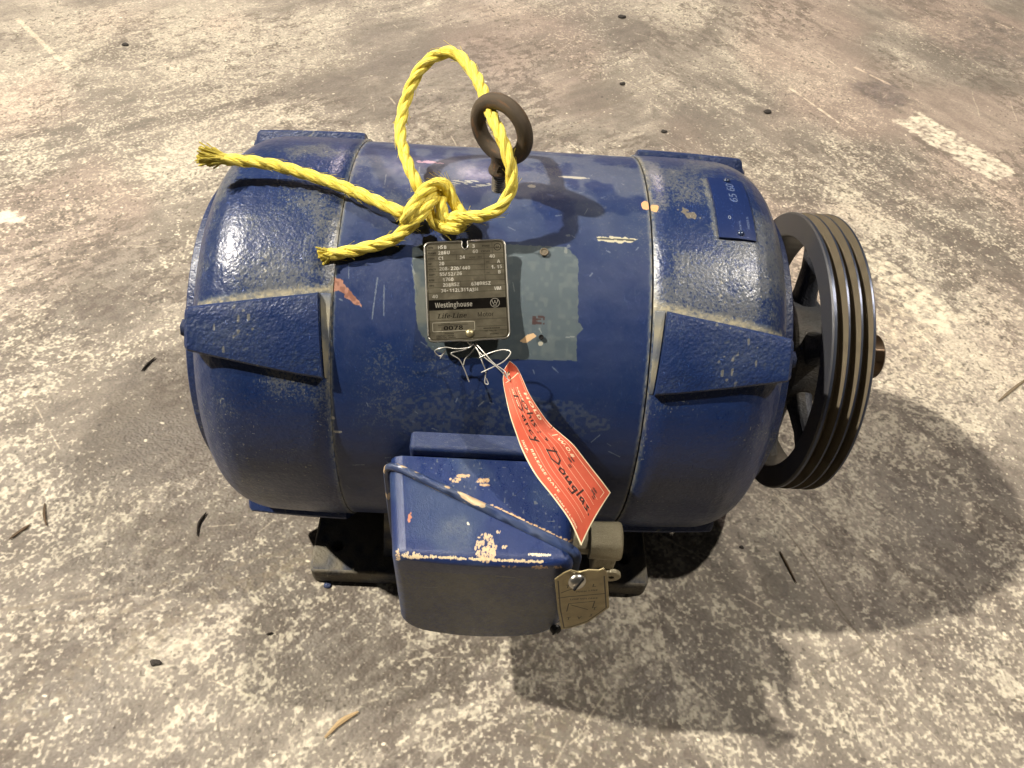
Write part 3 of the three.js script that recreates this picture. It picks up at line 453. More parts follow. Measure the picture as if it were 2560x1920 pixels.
  const pg = new THREE.ExtrudeGeometry(sh, { depth: 0.0006, bevelEnabled: true, bevelSize: 0.0003, bevelThickness: 0.0003, bevelSegments: 1 });
  { const p = pg.attributes.position, uv = pg.attributes.uv; for (let i = 0; i < p.count; i++) { const x = p.getX(i), y = p.getY(i); uv.setXY(i, (x - 0.048) / 0.05, (y - 0.125) / 0.11); p.setZ(i, p.getZ(i) + 0.2535 - Math.max(0, x - 0.075) * 0.25 + 0.0012 * Math.sin((y - 0.13) * 40)); } pg.computeVertexNormals(); }
  const wm = canvasTex(512, 1024, (q, w, h) => {
    const im = q.createImageData(w, h); for (let j = 0; j < h; j++) for (let i = 0; i < w; i++) { const n2 = fbm(i / 60, j / 60, 4), c = mix3([128, 116, 84], [166, 152, 112], n2), o = (j * w + i) * 4; im.data[o] = c[0]; im.data[o + 1] = c[1]; im.data[o + 2] = c[2]; im.data[o + 3] = 255; } q.putImageData(im, 0, 0);
    q.strokeStyle = '#2a2418'; q.fillStyle = '#2a2418'; q.lineWidth = 9; const P = (x, y) => [((x - 0.048) / 0.05) * w, (1 - (y - 0.125) / 0.11) * h], L = (...p) => { q.beginPath(); p.forEach(([x, y], i) => (i ? q.lineTo(...P(x, y)) : q.moveTo(...P(x, y)))); q.stroke(); };
    L([0.0530, 0.2155], [0.0590, 0.172], [0.066, 0.133], [0.0825, 0.1445], [0.0935, 0.166], [0.0838, 0.221]); L([0.0555, 0.189], [0.0895, 0.192]);
    q.font = 'bold 60px monospace'; for (const [t, x, y] of [['T', 0.0590, 0.204], ['T', 0.0680, 0.206], ['L', 0.0775, 0.204], ['T', 0.0655, 0.150], ['Y', 0.0735, 0.150], ['I', 0.0820, 0.153], ['T', 0.083, 0.165]]) q.fillText(t, ...P(x, y));
    q.lineWidth = 8; L([0.0645, 0.165], [0.0645, 0.178], [0.0830, 0.180], [0.0830, 0.168]); L([0.0660, 0.176], [0.0800, 0.166]); L([0.057, 0.197], [0.066, 0.203]); q.font = 'bold 30px sans-serif'; q.fillText('LOW VOLTAGE', ...P(0.0645, 0.184)); q.fillText('HIGH', ...P(0.0675, 0.196)); q.fillText('LINE', ...P(0.076, 0.197));
  });
  part('wiring_plate', pg, std({ map: wm, metalness: 0.35, roughness: 0.45 }), box);
  // cable connector on the right wall, with its clamp ear
  const conn = [[0.064, 0.011], [0.0815, 0.011], [0.0820, 0.0142], [0.1045, 0.0148], [0.1062, 0.0140], [0.1062, 0.0105], [0.082, 0.0102]].map(([x, r]) => new THREE.Vector2(r, x));
  const cg = new THREE.LatheGeometry(conn, 48).rotateZ(-PI / 2); 
  const connector = std({ map: dataTex(256, 256, (u, v) => { const n2 = fbm(u * 10, v * 10, 4), k = noise(u * 140, v * 140); return mix3([140, 132, 108], [184, 174, 146], n2 * 0.7 + k * 0.3); }), metalness: 0.45, roughness: 0.5, bumpMap: peel, bumpScale: 0.0003 });
  const cm = part('cable_connector', toCreasedNormals(cg, 0.6), connector, box); cm.position.set(0, 0.1725, 0.2);
  const ear = new THREE.Shape(); ear.moveTo(-0.012, 0.0075); ear.lineTo(0, 0.0075); ear.absarc(0, 0, 0.0075, PI / 2, -PI / 2, true); ear.lineTo(-0.012, -0.0075); ear.closePath(); const eh = new THREE.Path(); eh.absellipse(0.0008, -0.0005, 0.0023, 0.0023, 0, 2 * PI, true); ear.holes.push(eh);
  const eg = new THREE.ExtrudeGeometry(ear, { depth: 0.0022, bevelEnabled: true, bevelSize: 0.0008, bevelThickness: 0.0008, bevelSegments: 3, curveSegments: 20 });
  const em = part('clamp_ear', eg, connector, box); em.position.set(0.1036, 0.1350, 0.2095);
  part('clamp_block', new RoundedBoxGeometry(0.018, 0.030, 0.014, 3, 0.002).translate(0.0960, 0.150, 0.203), connector, box);
  part('clamp_screw', new THREE.CylinderGeometry(0.0028, 0.0028, 0.0030, 16).rotateX(PI / 2).translate(0.0945, 0.142, 0.2115), connector, box);
}

// ---------------------------------------------------------------- rope
{
  const rope = thing('rope', 'frayed yellow twisted rope knotted in a loop through the eye bolt', 'rope');
  const ropeMap = dataTex(64, 256, (u, v) => { const f = noise(u * 6 + v * 3, v * 34), n = fbm(u * 3 + 5, v * 5, 3); return mix3(mix3([234, 208, 62], [248, 234, 128], f), [214, 172, 44], step(0.60, 0.8, n) * 0.5); });
  const ropeBump = dataTex(64, 256, (u, v) => 255 * (0.6 * noise(u * 4 + v * 2, v * 30) + 0.4 * noise(u * 10, v * 60)), false);
  const mat = std({ map: ropeMap, bumpMap: ropeBump, bumpScale: 0.0009, roughness: 0.8 });
  function strands(pts, r0 = 0.0026, off = 0.0020, pitch = 0.042, phase = 0) {
    const curve = new THREE.CatmullRomCurve3(pts, false, 'centripetal'), len = curve.getLength(), N = Math.max(24, Math.round(len / 0.0011)), C = curve.getSpacedPoints(N), fr = curve.computeFrenetFrames(N, false);
    for (let k = 0; k < 3; k++) {
      const q = C.map((c, i) => { const a = (i / N) * (len / pitch) * 2 * PI + (k * 2 * PI) / 3 + phase; return c.clone().addScaledVector(fr.normals[i], Math.cos(a) * off).addScaledVector(fr.binormals[i], Math.sin(a) * off); });
      const g = tube(q, r0, N, 10), uv = g.attributes.uv; for (let i = 0; i < uv.count; i++) uv.setX(i, uv.getX(i) * (len / 0.016));
      part('strand', g, mat, rope);
    }
    return { curve, tan: curve.getTangent(0), start: pts[0] };
  }
  const tail1 = T3([[-0.1990, 0.3598, 0.0066], [-0.1885, 0.3594, 0.0063], [-0.1726, 0.3589, 0.0068], [-0.1602, 0.3573, 0.0076], [-0.1433, 0.3547, 0.0106], [-0.1216, 0.3527, 0.0168], [-0.0994, 0.3515, 0.0265], [-0.0817, 0.3508, 0.0359], [-0.0677, 0.3500, 0.0424], [-0.0580, 0.3487, 0.0386], [-0.0495, 0.3505, 0.0390], [-0.0476, 0.3509, 0.0465], [-0.0405, 0.3496, 0.0543], [-0.0309, 0.3491, 0.0558], [-0.0248, 0.3497, 0.0507], [-0.0257, 0.3518, 0.0427], [-0.0313, 0.356, 0.0382], [-0.0346, 0.3627, 0.035], [-0.0385, 0.3682, 0.0328], [-0.0447, 0.3708, 0.0351], [-0.051, 0.3697, 0.0409], [-0.0577, 0.3653, 0.0506], [-0.0626, 0.3582, 0.0569], [-0.0638, 0.351, 0.0545], [-0.058, 0.347, 0.050]]);
  strands(tail1);
  const second = T3([[-0.1172, 0.3323, 0.0708], [-0.1073, 0.3331, 0.069], [-0.0914, 0.3354, 0.0648], [-0.0753, 0.3394, 0.0608], [-0.0650, 0.3474, 0.0588], [-0.0555, 0.3575, 0.0560], [-0.0484, 0.3632, 0.0466], [-0.0455, 0.3621, 0.0348], [-0.042, 0.36, 0.0345], [-0.0401, 0.3588, 0.0438], [-0.0389, 0.3541, 0.0497], [-0.0351, 0.3519, 0.0502], [-0.0286, 0.3551, 0.05], [-0.0209, 0.3574, 0.0527],
    [-0.0114, 0.3585, 0.0515], [-0.0009, 0.3625, 0.0485], [0.0061, 0.3704, 0.043], [0.0081, 0.3797, 0.038], [0.0059, 0.389, 0.032], [0.001, 0.3977, 0.022], [-0.0037, 0.4028, 0.012], [-0.0083, 0.4044, 0], [-0.0117, 0.4051, -0.012], [-0.0162, 0.4071, -0.028], [-0.0226, 0.4088, -0.045], [-0.0314, 0.4106, -0.06], [-0.0398, 0.4117, -0.067], [-0.0478, 0.41, -0.068], [-0.0581, 0.4044, -0.066], [-0.067, 0.395, -0.06], [-0.0735, 0.3828, -0.05], [-0.0761, 0.3747, -0.038], [-0.0761, 0.37, -0.025], [-0.0724, 0.3659, -0.01], [-0.0652, 0.3625, 0.010], [-0.0598, 0.358, 0.0195], [-0.0566, 0.353, 0.0225], [-0.053, 0.3486, 0.025]]);
  strands(second, 0.0026, 0.0020, 0.042, 0.6);
  // stray fibres standing off the lay
  { const r = rng(77), gs = []; for (const pts of [tail1, second]) { const c = new THREE.CatmullRomCurve3(pts, false, 'centripetal'); for (let i = 0; i < 170; i++) { const t = r() * 0.98, p = c.getPoint(t), tg = c.getTangent(t), sd = V(r() - 0.5, r() - 0.5, r() - 0.5).cross(tg).normalize(), L = 0.004 + 0.007 * r(), q = p.clone().addScaledVector(sd, 0.0040); gs.push(tube([q, q.clone().addScaledVector(tg, L * 0.5).addScaledVector(sd, 0.0007), q.clone().addScaledVector(tg, L).addScaledVector(sd, 0.0008 + 0.0022 * r())], 0.00016, 5, 4)); } }
    part('stray_fibre', plainly(gs), mat, rope).userData.kind = 'stuff'; }
  // frayed ends: loose yarns fanning out of the cut
  const fray = (at, dir, n, len, seed, name) => {
    const r = rng(seed), gs = [], d0 = dir.clone().normalize(), a = V(0, 1, 0).cross(d0).normalize(), b = d0.clone().cross(a);
    for (let i = 0; i < n; i++) {
      const g3 = i % 3, ga = g3 * 2.09 + 0.5, o = a.clone().multiplyScalar(Math.cos(ga) * 0.0022 + (r() - 0.5) * 0.0028).addScaledVector(b, Math.sin(ga) * 0.0022 + (r() - 0.5) * 0.0028), p0 = at.clone().add(o).addScaledVector(d0, -0.003), L = len * (0.55 + 0.55 * r());
      const dv = d0.clone().addScaledVector(a, (Math.cos(ga) * 0.2 + (r() - 0.5) * 0.3)).addScaledVector(b, Math.sin(ga) * 0.2 + (r() - 0.5) * 0.3).normalize(), bend = a.clone().multiplyScalar((r() - 0.5) * 0.006).addScaledVector(b, (r() - 0.5) * 0.006);
      gs.push(tube([p0, p0.clone().addScaledVector(d0, L * 0.35), p0.clone().addScaledVector(d0, L * 0.4).addScaledVector(dv, L * 0.3).add(bend.clone().multiplyScalar(0.5)), p0.clone().addScaledVector(d0, L * 0.35).addScaledVector(dv, L * 0.65).add(bend)], 0.0004 + 0.00035 * r(), 8, 5));
    }
    const m = part('frayed_end', plainly(gs), mat, rope); m.userData.kind = 'stuff'; return m;
  };
  fray(tail1[0], tail1[0].clone().sub(tail1[1]).add(V(0, 0.001, 0)), 190, 0.021, 3);
  fray(second[0], second[0].clone().sub(second[1]).add(V(0, -0.001, 0.001)), 110, 0.010, 4);
}

// ---------------------------------------------------------------- loose nameplate
{
  const np = thing('nameplate', 'loose metal motor nameplate with stamped data and black maker band, lying over the primer patch', 'nameplate');
  const tex = canvasTex(768, 960, (q, w, h) => {
    const im = q.createImageData(w, h); for (let j = 0; j < h; j++) for (let i = 0; i < w; i++) { const n = fbm(i / 90, j / 60, 4), k = noise(i / 2, j / 2), c = mix3(mix3([96, 90, 76], [140, 134, 114], n), [84, 78, 64], 0.3 * k), o = (j * w + i) * 4; im.data[o] = c[0]; im.data[o + 1] = c[1]; im.data[o + 2] = c[2]; im.data[o + 3] = 255; } q.putImageData(im, 0, 0);
    q.strokeStyle = '#241f16'; q.lineWidth = 5; q.beginPath(); q.roundRect(22, 22, w - 44, h - 44, 36); q.stroke();
    const dk = '#201c15', lt = '#f2eddf'; const row = (y, x0 = 24, x1 = w - 24) => { q.lineWidth = 3; q.strokeStyle = '#3a3428'; q.beginPath(); q.moveTo(x0, y); q.lineTo(x1, y); q.stroke(); }, col = (x, y0, y1) => { q.lineWidth = 3; q.strokeStyle = '#3a3428'; q.beginPath(); q.moveTo(x, y0); q.lineTo(x, y1); q.stroke(); };
    const rows = [78, 130, 182, 234, 286, 338, 390, 442, 494]; rows.forEach((y) => row(y)); col(560, 130, 390); col(640, 24, 130); col(330, 390, 442); col(300, 130, 182);
    q.fillStyle = dk; q.font = 'bold 24px sans-serif'; ['TYPE', 'FRAME', 'CODE', 'HP', 'VOLTS', 'AMPS', 'RPM', 'BRG'].forEach((t, i) => q.fillText(t, 34, rows[i] - 12)); q.fillText('PHASE', 545, 66); q.fillText('CYCLES', 535, 118); q.font = '20px sans-serif'; q.fillText('HOUR', 420, 170); q.fillText('RISE', 500, 170); q.fillText('INS', 575, 222); q.fillText('SF', 575, 274); q.fillText('DES', 575, 326);
    q.fillStyle = lt; q.font = 'bold 46px sans-serif'; const jr = rng(12), put = (t, x, y) => { for (let i = 0; i < t.length; i++) { q.globalAlpha = 0.65 + 0.35 * jr(); q.fillText(t[i], x + i * 26.5 + (jr() - 0.5) * 3, y + (jr() - 0.5) * 5); } q.globalAlpha = 1; };
    put('HSB', 130, 70); put('3', 455, 70); put('286U', 130, 124); put('60', 455, 124); put('C1', 130, 176); put('24', 330, 176); put('40', 610, 176); put('20', 134, 228); put('A', 680, 228); put('208-220/440', 134, 280); put('1.15', 622, 280); put('55/52/26', 134, 332); put('B', 680, 332); put('1760', 160, 384); put('208RSZ', 160, 436); put('6309RSZ', 425, 436); put('74-112L311A3H', 140, 490); put('WM', 640, 488); put('40', 60, 545);
    q.strokeStyle = dk; q.lineWidth = 6; q.beginPath(); q.ellipse(690, 72, 32, 32, 0, 0, 7); q.stroke(); q.fillStyle = dk; q.font = 'bold 30px sans-serif'; q.fillText('SA', 672, 84);
    q.fillStyle = '#15120e'; q.fillRect(20, 560, w - 40, 100); q.fillStyle = '#b9b4a6'; q.font = 'bold 66px sans-serif'; q.save(); q.translate(80, 634); q.scale(0.78, 1); q.fillText('Westinghouse', 0, 0); q.restore();
    q.strokeStyle = '#b9b4a6'; q.lineWidth = 5; q.beginPath(); q.ellipse(640, 610, 42, 42, 0, 0, 7); q.stroke(); q.beginPath(); q.moveTo(614, 596); q.lineTo(626, 620); q.lineTo(640, 598); q.lineTo(654, 620); q.lineTo(666, 596); q.stroke(); q.fillStyle = '#b9b4a6'; for (const [x, y] of [[614, 592], [640, 590], [666, 592]]) { q.beginPath(); q.ellipse(x, y, 5, 5, 0, 0, 7); q.fill(); } q.fillRect(622, 630, 36, 6);
    q.fillStyle = '#1d1710'; q.save(); q.translate(96, 738); q.transform(1, 0, -0.25, 1, 0, 0); q.font = 'bold 60px serif'; q.fillText('Life-Line', 0, 0); q.restore(); q.fillStyle = '#6a614c'; q.font = 'italic 44px serif'; q.fillText('A', 400, 734); q.fillStyle = '#1d1710'; q.font = '56px sans-serif'; q.fillText('Motor', 470, 736);
    row(760); q.strokeStyle = '#d9d2bc'; q.lineWidth = 4; q.beginPath(); q.roundRect(50, 778, 390, 84, 10); q.stroke(); q.fillStyle = '#1a1612'; q.font = 'bold 62px sans-serif'; q.save(); q.translate(150, 852); q.scale(1.35, 0.9); q.fillText('0078', 0, 0); q.restore(); q.font = '17px sans-serif'; q.fillText('CANADIAN', 130, 796); q.fillRect(100, 800, 280, 4);
    row(872); q.font = 'bold 18px sans-serif'; q.fillText('CANADIAN', 150, 892); q.fillText('COMPANY LIMITED', 80, 912); q.fillText('HAMILTON, CANADA', 80, 930); q.fillText('MADE IN CANADA', 520, 858); q.fillText('PAT. 1952, 55', 530, 882); q.fillText('61127402', 580, 912); row(830, 460);
  });
  const W = 0.0572, Hh = 0.0708, sh = new THREE.Shape(), a = W / 2, b = Hh / 2, r = 0.005;
  sh.moveTo(-a + r, -b); sh.lineTo(-0.006, -b); sh.quadraticCurveTo(0, -b - 0.0012, 0.006, -b); sh.lineTo(a - r, -b); sh.quadraticCurveTo(a, -b, a, -b + r); sh.lineTo(a, b - r); sh.quadraticCurveTo(a, b, a - r, b); sh.lineTo(0.0022, b); sh.lineTo(0.0022, b - 0.0035); sh.absarc(0, b - 0.0035, 0.0022, 0, PI, true); sh.lineTo(-0.0022, b); sh.lineTo(-a + r, b); sh.quadraticCurveTo(-a, b, -a, b - r); sh.lineTo(-a, -b + r); sh.quadraticCurveTo(-a, -b, -a + r, -b);
  const g = new THREE.ExtrudeGeometry(sh, { depth: 0.0005, bevelEnabled: true, bevelSize: 0.0003, bevelThickness: 0.0003, bevelSegments: 2, curveSegments: 10 });
  { const p = g.attributes.position, uv = g.attributes.uv; for (let i = 0; i < p.count; i++) uv.setXY(i, (p.getX(i) + a) / W, (p.getY(i) + b) / Hh); }
  const dents = dataTex(512, 512, (u, v) => 255 * fbm(u * 5, v * 5, 3), false);
  part('plate', g, std({ map: tex, metalness: 0.75, roughness: 0.34, bumpMap: dents, bumpScale: 0.0011 }), np);
  const rim = []; const pts = sh.getPoints(10).map((q) => V(q.x * 0.988, q.y * 0.99, 0.0009)); rim.push(new THREE.TubeGeometry(new THREE.CatmullRomCurve3(pts, true, 'catmullrom', 0.1), 240, 0.00055, 6, true));
  part('rolled_edge', rim[0], brightSteel, np);
  const rivet = part('rivet', new THREE.SphereGeometry(0.0028, 20, 12).scale(1, 1, 0.55), std({ color: 0xa29876, metalness: 0.8, roughness: 0.4 }), np); rivet.position.set(0.0005, -b + 0.0052, 0.001);
  const ang = 57 * deg, cx = -0.01927; np.position.set(cx, 0.32405, 0.0909);
  const ex = V(0.0577, 0.0042, -0.0042).normalize(), en = V(0, Math.sin(ang), Math.cos(ang)), ey = en.clone().cross(ex).normalize(), exx = ey.clone().cross(en);
  np.setRotationFromMatrix(new THREE.Matrix4().makeBasis(exx, ey, en));
}

// ---------------------------------------------------------------- tie wire and red tag
{
  const W = [[[-0.0150, 0.3033, 0.1190], [-0.0142, 0.3009, 0.1218], [-0.0234, 0.3022, 0.1261], [-0.0326, 0.304, 0.1271], [-0.0391, 0.3005, 0.1278], [-0.0356, 0.2965, 0.1288], [-0.0317, 0.3012, 0.1271], [-0.0353, 0.2954, 0.1298]],
    [[-0.0125, 0.3004, 0.1194], [-0.0188, 0.3005, 0.125], [-0.0279, 0.2997, 0.1286], [-0.022, 0.2952, 0.1299], [-0.0181, 0.2892, 0.1338], [-0.0145, 0.2817, 0.1385]],
    [[-0.0129, 0.3004, 0.1194], [-0.0093, 0.3002, 0.1253], [-0.0061, 0.2963, 0.1316], [-0.0033, 0.2906, 0.1352], [-0.0033, 0.2846, 0.1413], [-0.0011, 0.2841, 0.1417], [-0.0026, 0.2869, 0.1383]],
    [[-0.0062, 0.2906, 0.1366], [0.0006, 0.2949, 0.1355], [0.0096, 0.3022, 0.1344], [0.0132, 0.3064, 0.1304], [0.0093, 0.306, 0.128], [0.0001, 0.3028, 0.1283], [-0.0081, 0.2983, 0.1298]],
    [[-0.0134, 0.3004, 0.1194], [-0.0054, 0.2991, 0.129], [0.0033, 0.2975, 0.1359], [0.0085, 0.2958, 0.1402], [0.0112, 0.2940, 0.1428], [0.0135, 0.2925, 0.1445]],
    [[-0.0117, 0.3018, 0.1194], [-0.0045, 0.3013, 0.1284], [0.0023, 0.2995, 0.1355], [0.0098, 0.2973, 0.1401], [0.0118, 0.2950, 0.1432]],
    [[-0.0114, 0.2991, 0.1207], [-0.0141, 0.2948, 0.1221], [-0.0182, 0.2904, 0.1249], [-0.0193, 0.2871, 0.1278]]];
  const gs = W.map((w) => tube(T3(w), 0.00042, 60, 6)); gs.push(tube(T3([[-0.0188, 0.3050, 0.1160], [-0.0165, 0.3030, 0.1205], [-0.0140, 0.3012, 0.1212], [-0.0120, 0.3000, 0.1200]]), 0.0005, 30, 6));
  solo('tie_wire', plainly(gs), std({ color: 0xc9c6be, metalness: 0.55, roughness: 0.35 }), 'thin silver tie wire with loose curled ends below the nameplate', 'wire');

  const Lc = new THREE.CatmullRomCurve3(T3([[0.0099, 0.297, 0.1372], [0.0089, 0.2912, 0.1422], [0.0109, 0.2854, 0.1506], [0.0152, 0.2797, 0.1657], [0.0195, 0.2739, 0.175], [0.0236, 0.2681, 0.183], [0.0334, 0.2623, 0.1994], [0.0466, 0.2566, 0.2141], [0.0578, 0.2508, 0.2276], [0.0656, 0.245, 0.242]]));
  const Rc = new THREE.CatmullRomCurve3(T3([[0.0128, 0.304, 0.1362], [0.0184, 0.2954, 0.1347], [0.0276, 0.2869, 0.1506], [0.0353, 0.2783, 0.1577], [0.0431, 0.2698, 0.1626], [0.0599, 0.2612, 0.1729], [0.0683, 0.2527, 0.178], [0.076, 0.2441, 0.1823], [0.0838, 0.2356, 0.1866], [0.0907, 0.227, 0.1901]]));
  const face = (o) => (u, v) => { const l = Lc.getPoint(u), r = Rc.getPoint(u), p = l.clone().lerp(r, v), n = Lc.getTangent(u).cross(r.clone().sub(l)).normalize(); return p.addScaledVector(n, o + 0.0025 * Math.sin(v * PI) * Math.sin(u * 5)); };
  const f = grid(60, 16, face(0.0003)), bk = grid(60, 16, face(-0.0003), () => [0.004, 0.5]);
  const e = [grid(60, 1, (u, t) => face(t ? 0.0003 : -0.0003)(u, 0), () => [0.3, 0.004]), grid(60, 1, (u, t) => face(t ? 0.0003 : -0.0003)(u, 1), () => [0.3, 0.004]), grid(1, 16, (t, v) => face(t ? 0.0003 : -0.0003)(0, v), () => [0.3, 0.004]), grid(1, 16, (t, v) => face(t ? 0.0003 : -0.0003)(1, v), () => [0.3, 0.004])];
  const tex = canvasTex(1280, 640, (q, w, h) => {
    const im = q.createImageData(w, h); for (let j = 0; j < h; j++) for (let i = 0; i < w; i++) { const n = fbm(i / 120, j / 120, 4), k = noise(i / 3, j / 3), c = mix3(mix3([202, 82, 56], [212, 98, 70], n), [140, 62, 48], 0.5 * step(0.64, 0.76, n) * k), o = (j * w + i) * 4; im.data[o] = c[0]; im.data[o + 1] = c[1]; im.data[o + 2] = c[2]; im.data[o + 3] = 255; } q.putImageData(im, 0, 0);
    const cr = 'rgb(240,226,188)'; q.strokeStyle = cr; q.fillStyle = cr; q.lineWidth = 16; q.strokeRect(2, 4, w - 4, h - 8);
    q.lineWidth = 5; q.beginPath(); q.moveTo(190, 560); q.lineTo(170, 60); q.lineTo(610, 60); q.moveTo(650, 60); q.lineTo(w - 60, 60); q.lineTo(w - 60, 130); q.moveTo(640, 60); q.lineTo(640, 150); q.stroke();
    q.lineWidth = 3; for (const y of [170, 240, 305, 370, 430, 490]) { q.beginPath(); q.moveTo(y > 200 ? 240 : 620, y); q.lineTo(w - 70, y); q.stroke(); }
    q.font = 'bold 92px sans-serif'; q.fillText('HOLD', 270, 142); q.font = 'bold 58px sans-serif'; q.fillText('W.O.#', 660, 128); q.font = 'bold 40px sans-serif'; q.fillText('LOCATION', 240, 268); q.fillText('RELEASE DATE', 720, 545); q.fillText('INSP.', 640, 600); q.font = 'bold 30px sans-serif'; q.fillText('FORM FF1-0096', 980, 612); q.fillText('PART NO.', 250, 420);
    // punched hole with its worn washer
    q.globalAlpha = 1; q.fillStyle = cr; q.beginPath(); q.ellipse(120, 400, 26, 60, 0, 0, 7); q.fill(); q.fillStyle = '#2a1712'; q.beginPath(); q.ellipse(112, 370, 16, 36, 0, 0, 7); q.fill();
    // grease marks and pen
    for (const [x, y, rx, ry] of [[840, 150, 26, 30], [880, 210, 18, 16], [1140, 150, 34, 26], [1170, 190, 20, 20]]) { q.globalAlpha = 0.35; q.fillStyle = '#3a1c16'; for (let i = 0; i < 16; i++) { q.beginPath(); q.ellipse(x + Math.sin(i * 2.3) * rx * 0.6, y + Math.cos(i * 3.1) * ry * 0.6, rx * 0.4, ry * 0.35, i, 0, 7); q.fill(); } }
    q.globalAlpha = 0.9; q.strokeStyle = '#1b1210'; q.lineWidth = 14; q.lineCap = q.lineJoin = 'round';
    const pen = (ox, oy, s, ...st) => st.forEach((p) => { q.beginPath(); p.forEach(([x, y], i) => (i ? q.lineTo(ox + x * s, oy + y * s) : q.moveTo(ox + x * s, oy + y * s))); q.stroke(); });
    pen(340, 220, 1, [[40, 10], [10, 30], [0, 70], [20, 95], [55, 80], [66, 40], [40, 10]], [[100, -30], [96, 90]], [[96, 50], [120, 36], [132, 60], [136, 92]], [[160, 40], [164, 92]], [[215, 42], [190, 44], [198, 66], [218, 80], [190, 96]], [[262, 50], [264, 54]], [[262, 88], [264, 92]], [[310, 40], [330, 52], [322, 66]]);
    pen(270, 330, 1, [[0, 0], [150, 20]], [[40, -6], [30, 100]], [[30, 100], [110, 96], [140, 50], [100, 6]], [[190, 60], [170, 76], [180, 100], [206, 90], [206, 56], [216, 102]], [[244, 56], [250, 102]], [[250, 70], [280, 58]], [[330, 62], [304, 74], [308, 98], [340, 94]], [[362, 60], [376, 94], [398, 58]], [[398, 58], [372, 150], [350, 142]]);
    pen(760, 260, 1, [[0, 0], [-20, 100]], [[-30, 10], [60, 14], [84, 60], [40, 104], [-24, 100]], [[130, 46], [108, 66], [120, 96], [150, 86], [152, 58], [130, 46]], [[176, 50], [180, 90], [206, 92], [216, 54], [222, 98]], [[270, 54], [244, 66], [252, 94], [278, 84], [280, 54], [276, 140], [240, 140]], [[310, -10], [306, 100]], [[356, 54], [334, 68], [340, 98], [364, 86], [366, 56], [376, 100]], [[430, 54], [404, 58], [420, 76], [432, 92], [400, 102]], [[456, 98], [460, 102]]);
    q.globalAlpha = 0.8; q.lineWidth = 5; q.beginPath(); q.moveTo(590, 0); q.lineTo(600, 70); q.stroke(); q.globalAlpha = 1;
  });
  solo('hold_tag', plainly([f, bk, ...e]), std({ map: tex, roughness: 0.7, side: THREE.DoubleSide }), 'red cardboard HOLD tag with cream border and handwriting, twisted on its wire', 'tag');
}

// ---------------------------------------------------------------- litter on the floor
function sliver(pts, w, t, seed, mat, name, label, cat, group) {       // irregular splinter laid along [x, z] points
  const r = rng(seed), c = new THREE.CatmullRomCurve3(pts.map(([x, z]) => V(x, t * 0.6 + 0.0004, z))), secs = [], n = 9;
  for (let i = 0; i <= n; i++) { const p = c.getPoint(i / n), tg = c.getTangent(i / n), s = V(-tg.z, 0, tg.x), k = Math.max(0.12, Math.pow(Math.sin(PI * Math.min(0.97, 0.06 + (i / n) * 0.9)), 0.5)) * (0.75 + 0.4 * r()), hh = t * (0.7 + 0.5 * r()); secs.push([[-1, -0.5], [-0.8, 0.4], [0.1, 0.9], [0.9, 0.3], [1, -0.5]].map(([u, v]) => p.clone().addScaledVector(s, (u * k * w) / 2).add(V(0, v * hh * 0.6 * k, 0)))); }
  return solo(name, loft(secs, true, 0.5), mat, label, cat, group);
}
const wood = (c) => std({ map: dataTex(64, 64, (u, v) => mix3(c, c.map((k) => k * 0.6), noise(u * 4, v * 30))), roughness: 0.85 });
const darkWood = wood([46, 38, 30]), brownWood = wood([88, 70, 50]), paleWood = wood([176, 150, 110]);
sliver([[-0.279, 0.100], [-0.283, 0.112], [-0.281, 0.126]], 0.0026, 0.0022, 1, darkWood, 'wood_splinter', 'dark bent splinter left of the motor foot', 'splinter');
sliver([[-0.44, 0.098], [-0.436, 0.110], [-0.429, 0.122]], 0.0026, 0.002, 2, brownWood, 'wood_splinter', 'thin brown upright splinter, farthest left on the floor below the motor', 'splinter');
sliver([[-0.458, 0.138], [-0.452, 0.130], [-0.445, 0.122]], 0.0036, 0.002, 3, brownWood, 'wood_splinter', 'short stubby brown splinter near the left edge of the photo', 'splinter');
sliver([[-0.124, 0.307], [-0.113, 0.294], [-0.099, 0.285]], 0.0048, 0.0025, 4, paleWood, 'wood_splinter', 'long pale wood splinter on the floor in front of the conduit box', 'splinter');
sliver([[-0.192, 0.221], [-0.187, 0.219]], 0.0022, 0.0016, 5, darkWood, 'wood_splinter', 'tiny dark sliver left of the conduit box', 'splinter');
sliver([[-0.400, -0.077], [-0.397, -0.088], [-0.391, -0.099]], 0.0026, 0.0022, 6, darkWood, 'wood_splinter', 'black sliver left of the left end bell, level with its lug', 'splinter');
sliver([[0.304, 0.114], [0.309, 0.130], [0.314, 0.148]], 0.0024, 0.0016, 7, brownWood, 'wood_splinter', 'brown sliver in the shadow in front of the pulley', 'splinter');
sliver([[0.612, -0.098], [0.64, -0.12], [0.675, -0.145]], 0.004, 0.002, 8, wood([112, 98, 76]), 'dry_straw', 'grey brown straw on the floor right of the pulley shaft', 'straw');
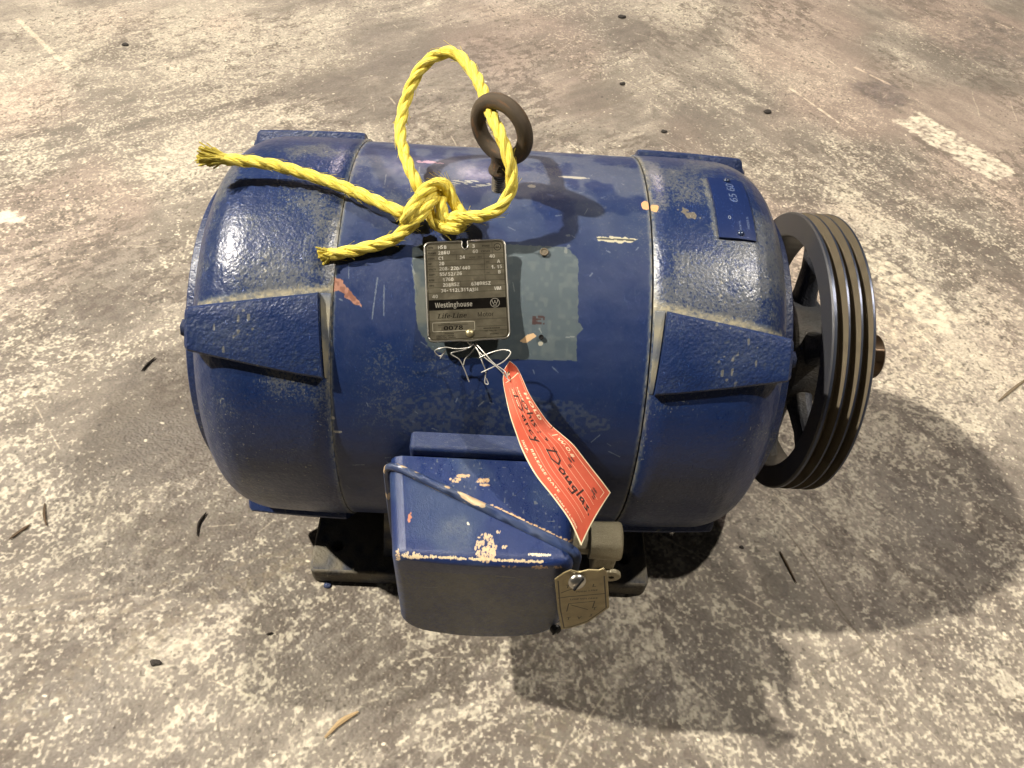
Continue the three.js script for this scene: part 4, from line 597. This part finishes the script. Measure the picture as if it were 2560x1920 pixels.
{
  const lump = (x, z, s, mat, label, name, cat) => { const g = new THREE.IcosahedronGeometry(s, 2), p = g.attributes.position; for (let i = 0; i < p.count; i++) { const k = 0.65 + 0.7 * noise(p.getX(i) / s * 1.4 + x * 90 + 5, p.getZ(i) / s * 1.4 + p.getY(i) / s + z * 90); p.setXYZ(i, p.getX(i) * k * 1.3, p.getY(i) * k * 0.55, p.getZ(i) * k); } g.computeVertexNormals(); const m = solo(name, g, mat, label, cat); m.position.set(x, s * 0.28, z); };
  const dk = wood([52, 46, 40]);
  lump(-0.283, 0.250, 0.0036, dk, 'small dark clod of dirt at lower left on the floor', 'dirt_clod', 'dirt clod'); lump(-0.145, 0.171, 0.0026, smoothBlue, 'small blue paint flake beside the left motor foot', 'paint_flake', 'paint flake');
  lump(0.218, -1.007, 0.0055, dk, 'dark pebble on the far floor, topmost in the photo', 'pebble', 'pebble'); lump(0.202, -0.764, 0.0045, dk, 'dark pebble on the far floor, midway behind the eye bolt', 'pebble', 'pebble'); lump(0.444, -0.704, 0.005, dk, 'dark flat pebble right of the diagonal scratch on the far floor', 'pebble', 'pebble'); lump(0.261, -0.627, 0.004, dk, 'dark pebble just behind the right end of the motor', 'pebble', 'pebble'); lump(0.265, 0.111, 0.0018, dk, 'tiny dark grit in the shadow below the pulley', 'pebble', 'pebble'); lump(-0.655, -0.79, 0.004, dk, 'dark pebble on the floor at upper left of the photo', 'pebble', 'pebble');
}

// ---------------------------------------------------------------- lamps of the hall (above the frame)
for (const L of LAMPS) {
  const t = thing('high_bay_lamp', L.label, 'lamp'); t.position.set(...L.pos);
  const dir = V(0, 0.2, 0).sub(t.position).normalize(), col = new THREE.Color().setRGB(...L.col);
  const bulb = part('bulb', new THREE.SphereGeometry(0.07, 24, 16), std({ color: 0x000000, emissive: col, emissiveIntensity: L.cd / (PI * 0.07 * 0.07) * 0.03 }), t); bulb.castShadow = false;
  const shade = part('lamp_shade', new THREE.LatheGeometry([[0.05, 0.50], [0.09, 0.48], [0.11, 0.36], [0.26, 0.18], [0.30, 0.14], [0.295, 0.14], [0.25, 0.18], [0.10, 0.345]].map(([r, y]) => new THREE.Vector2(r, y)), 40), std({ color: 0x888888, metalness: 0.6, roughness: 0.5 }), t);
  part('hanger', new THREE.CylinderGeometry(0.012, 0.012, 1.2, 10).translate(0, 1.08, 0), std({ color: 0x444444, roughness: 0.6 }), t);
  const p = new THREE.PointLight(col, L.cd); p.castShadow = true; p.shadow.radius = 3.5; p.shadow.mapSize.set(2048, 2048); t.add(p);
}

renderer.render(scene, camera);
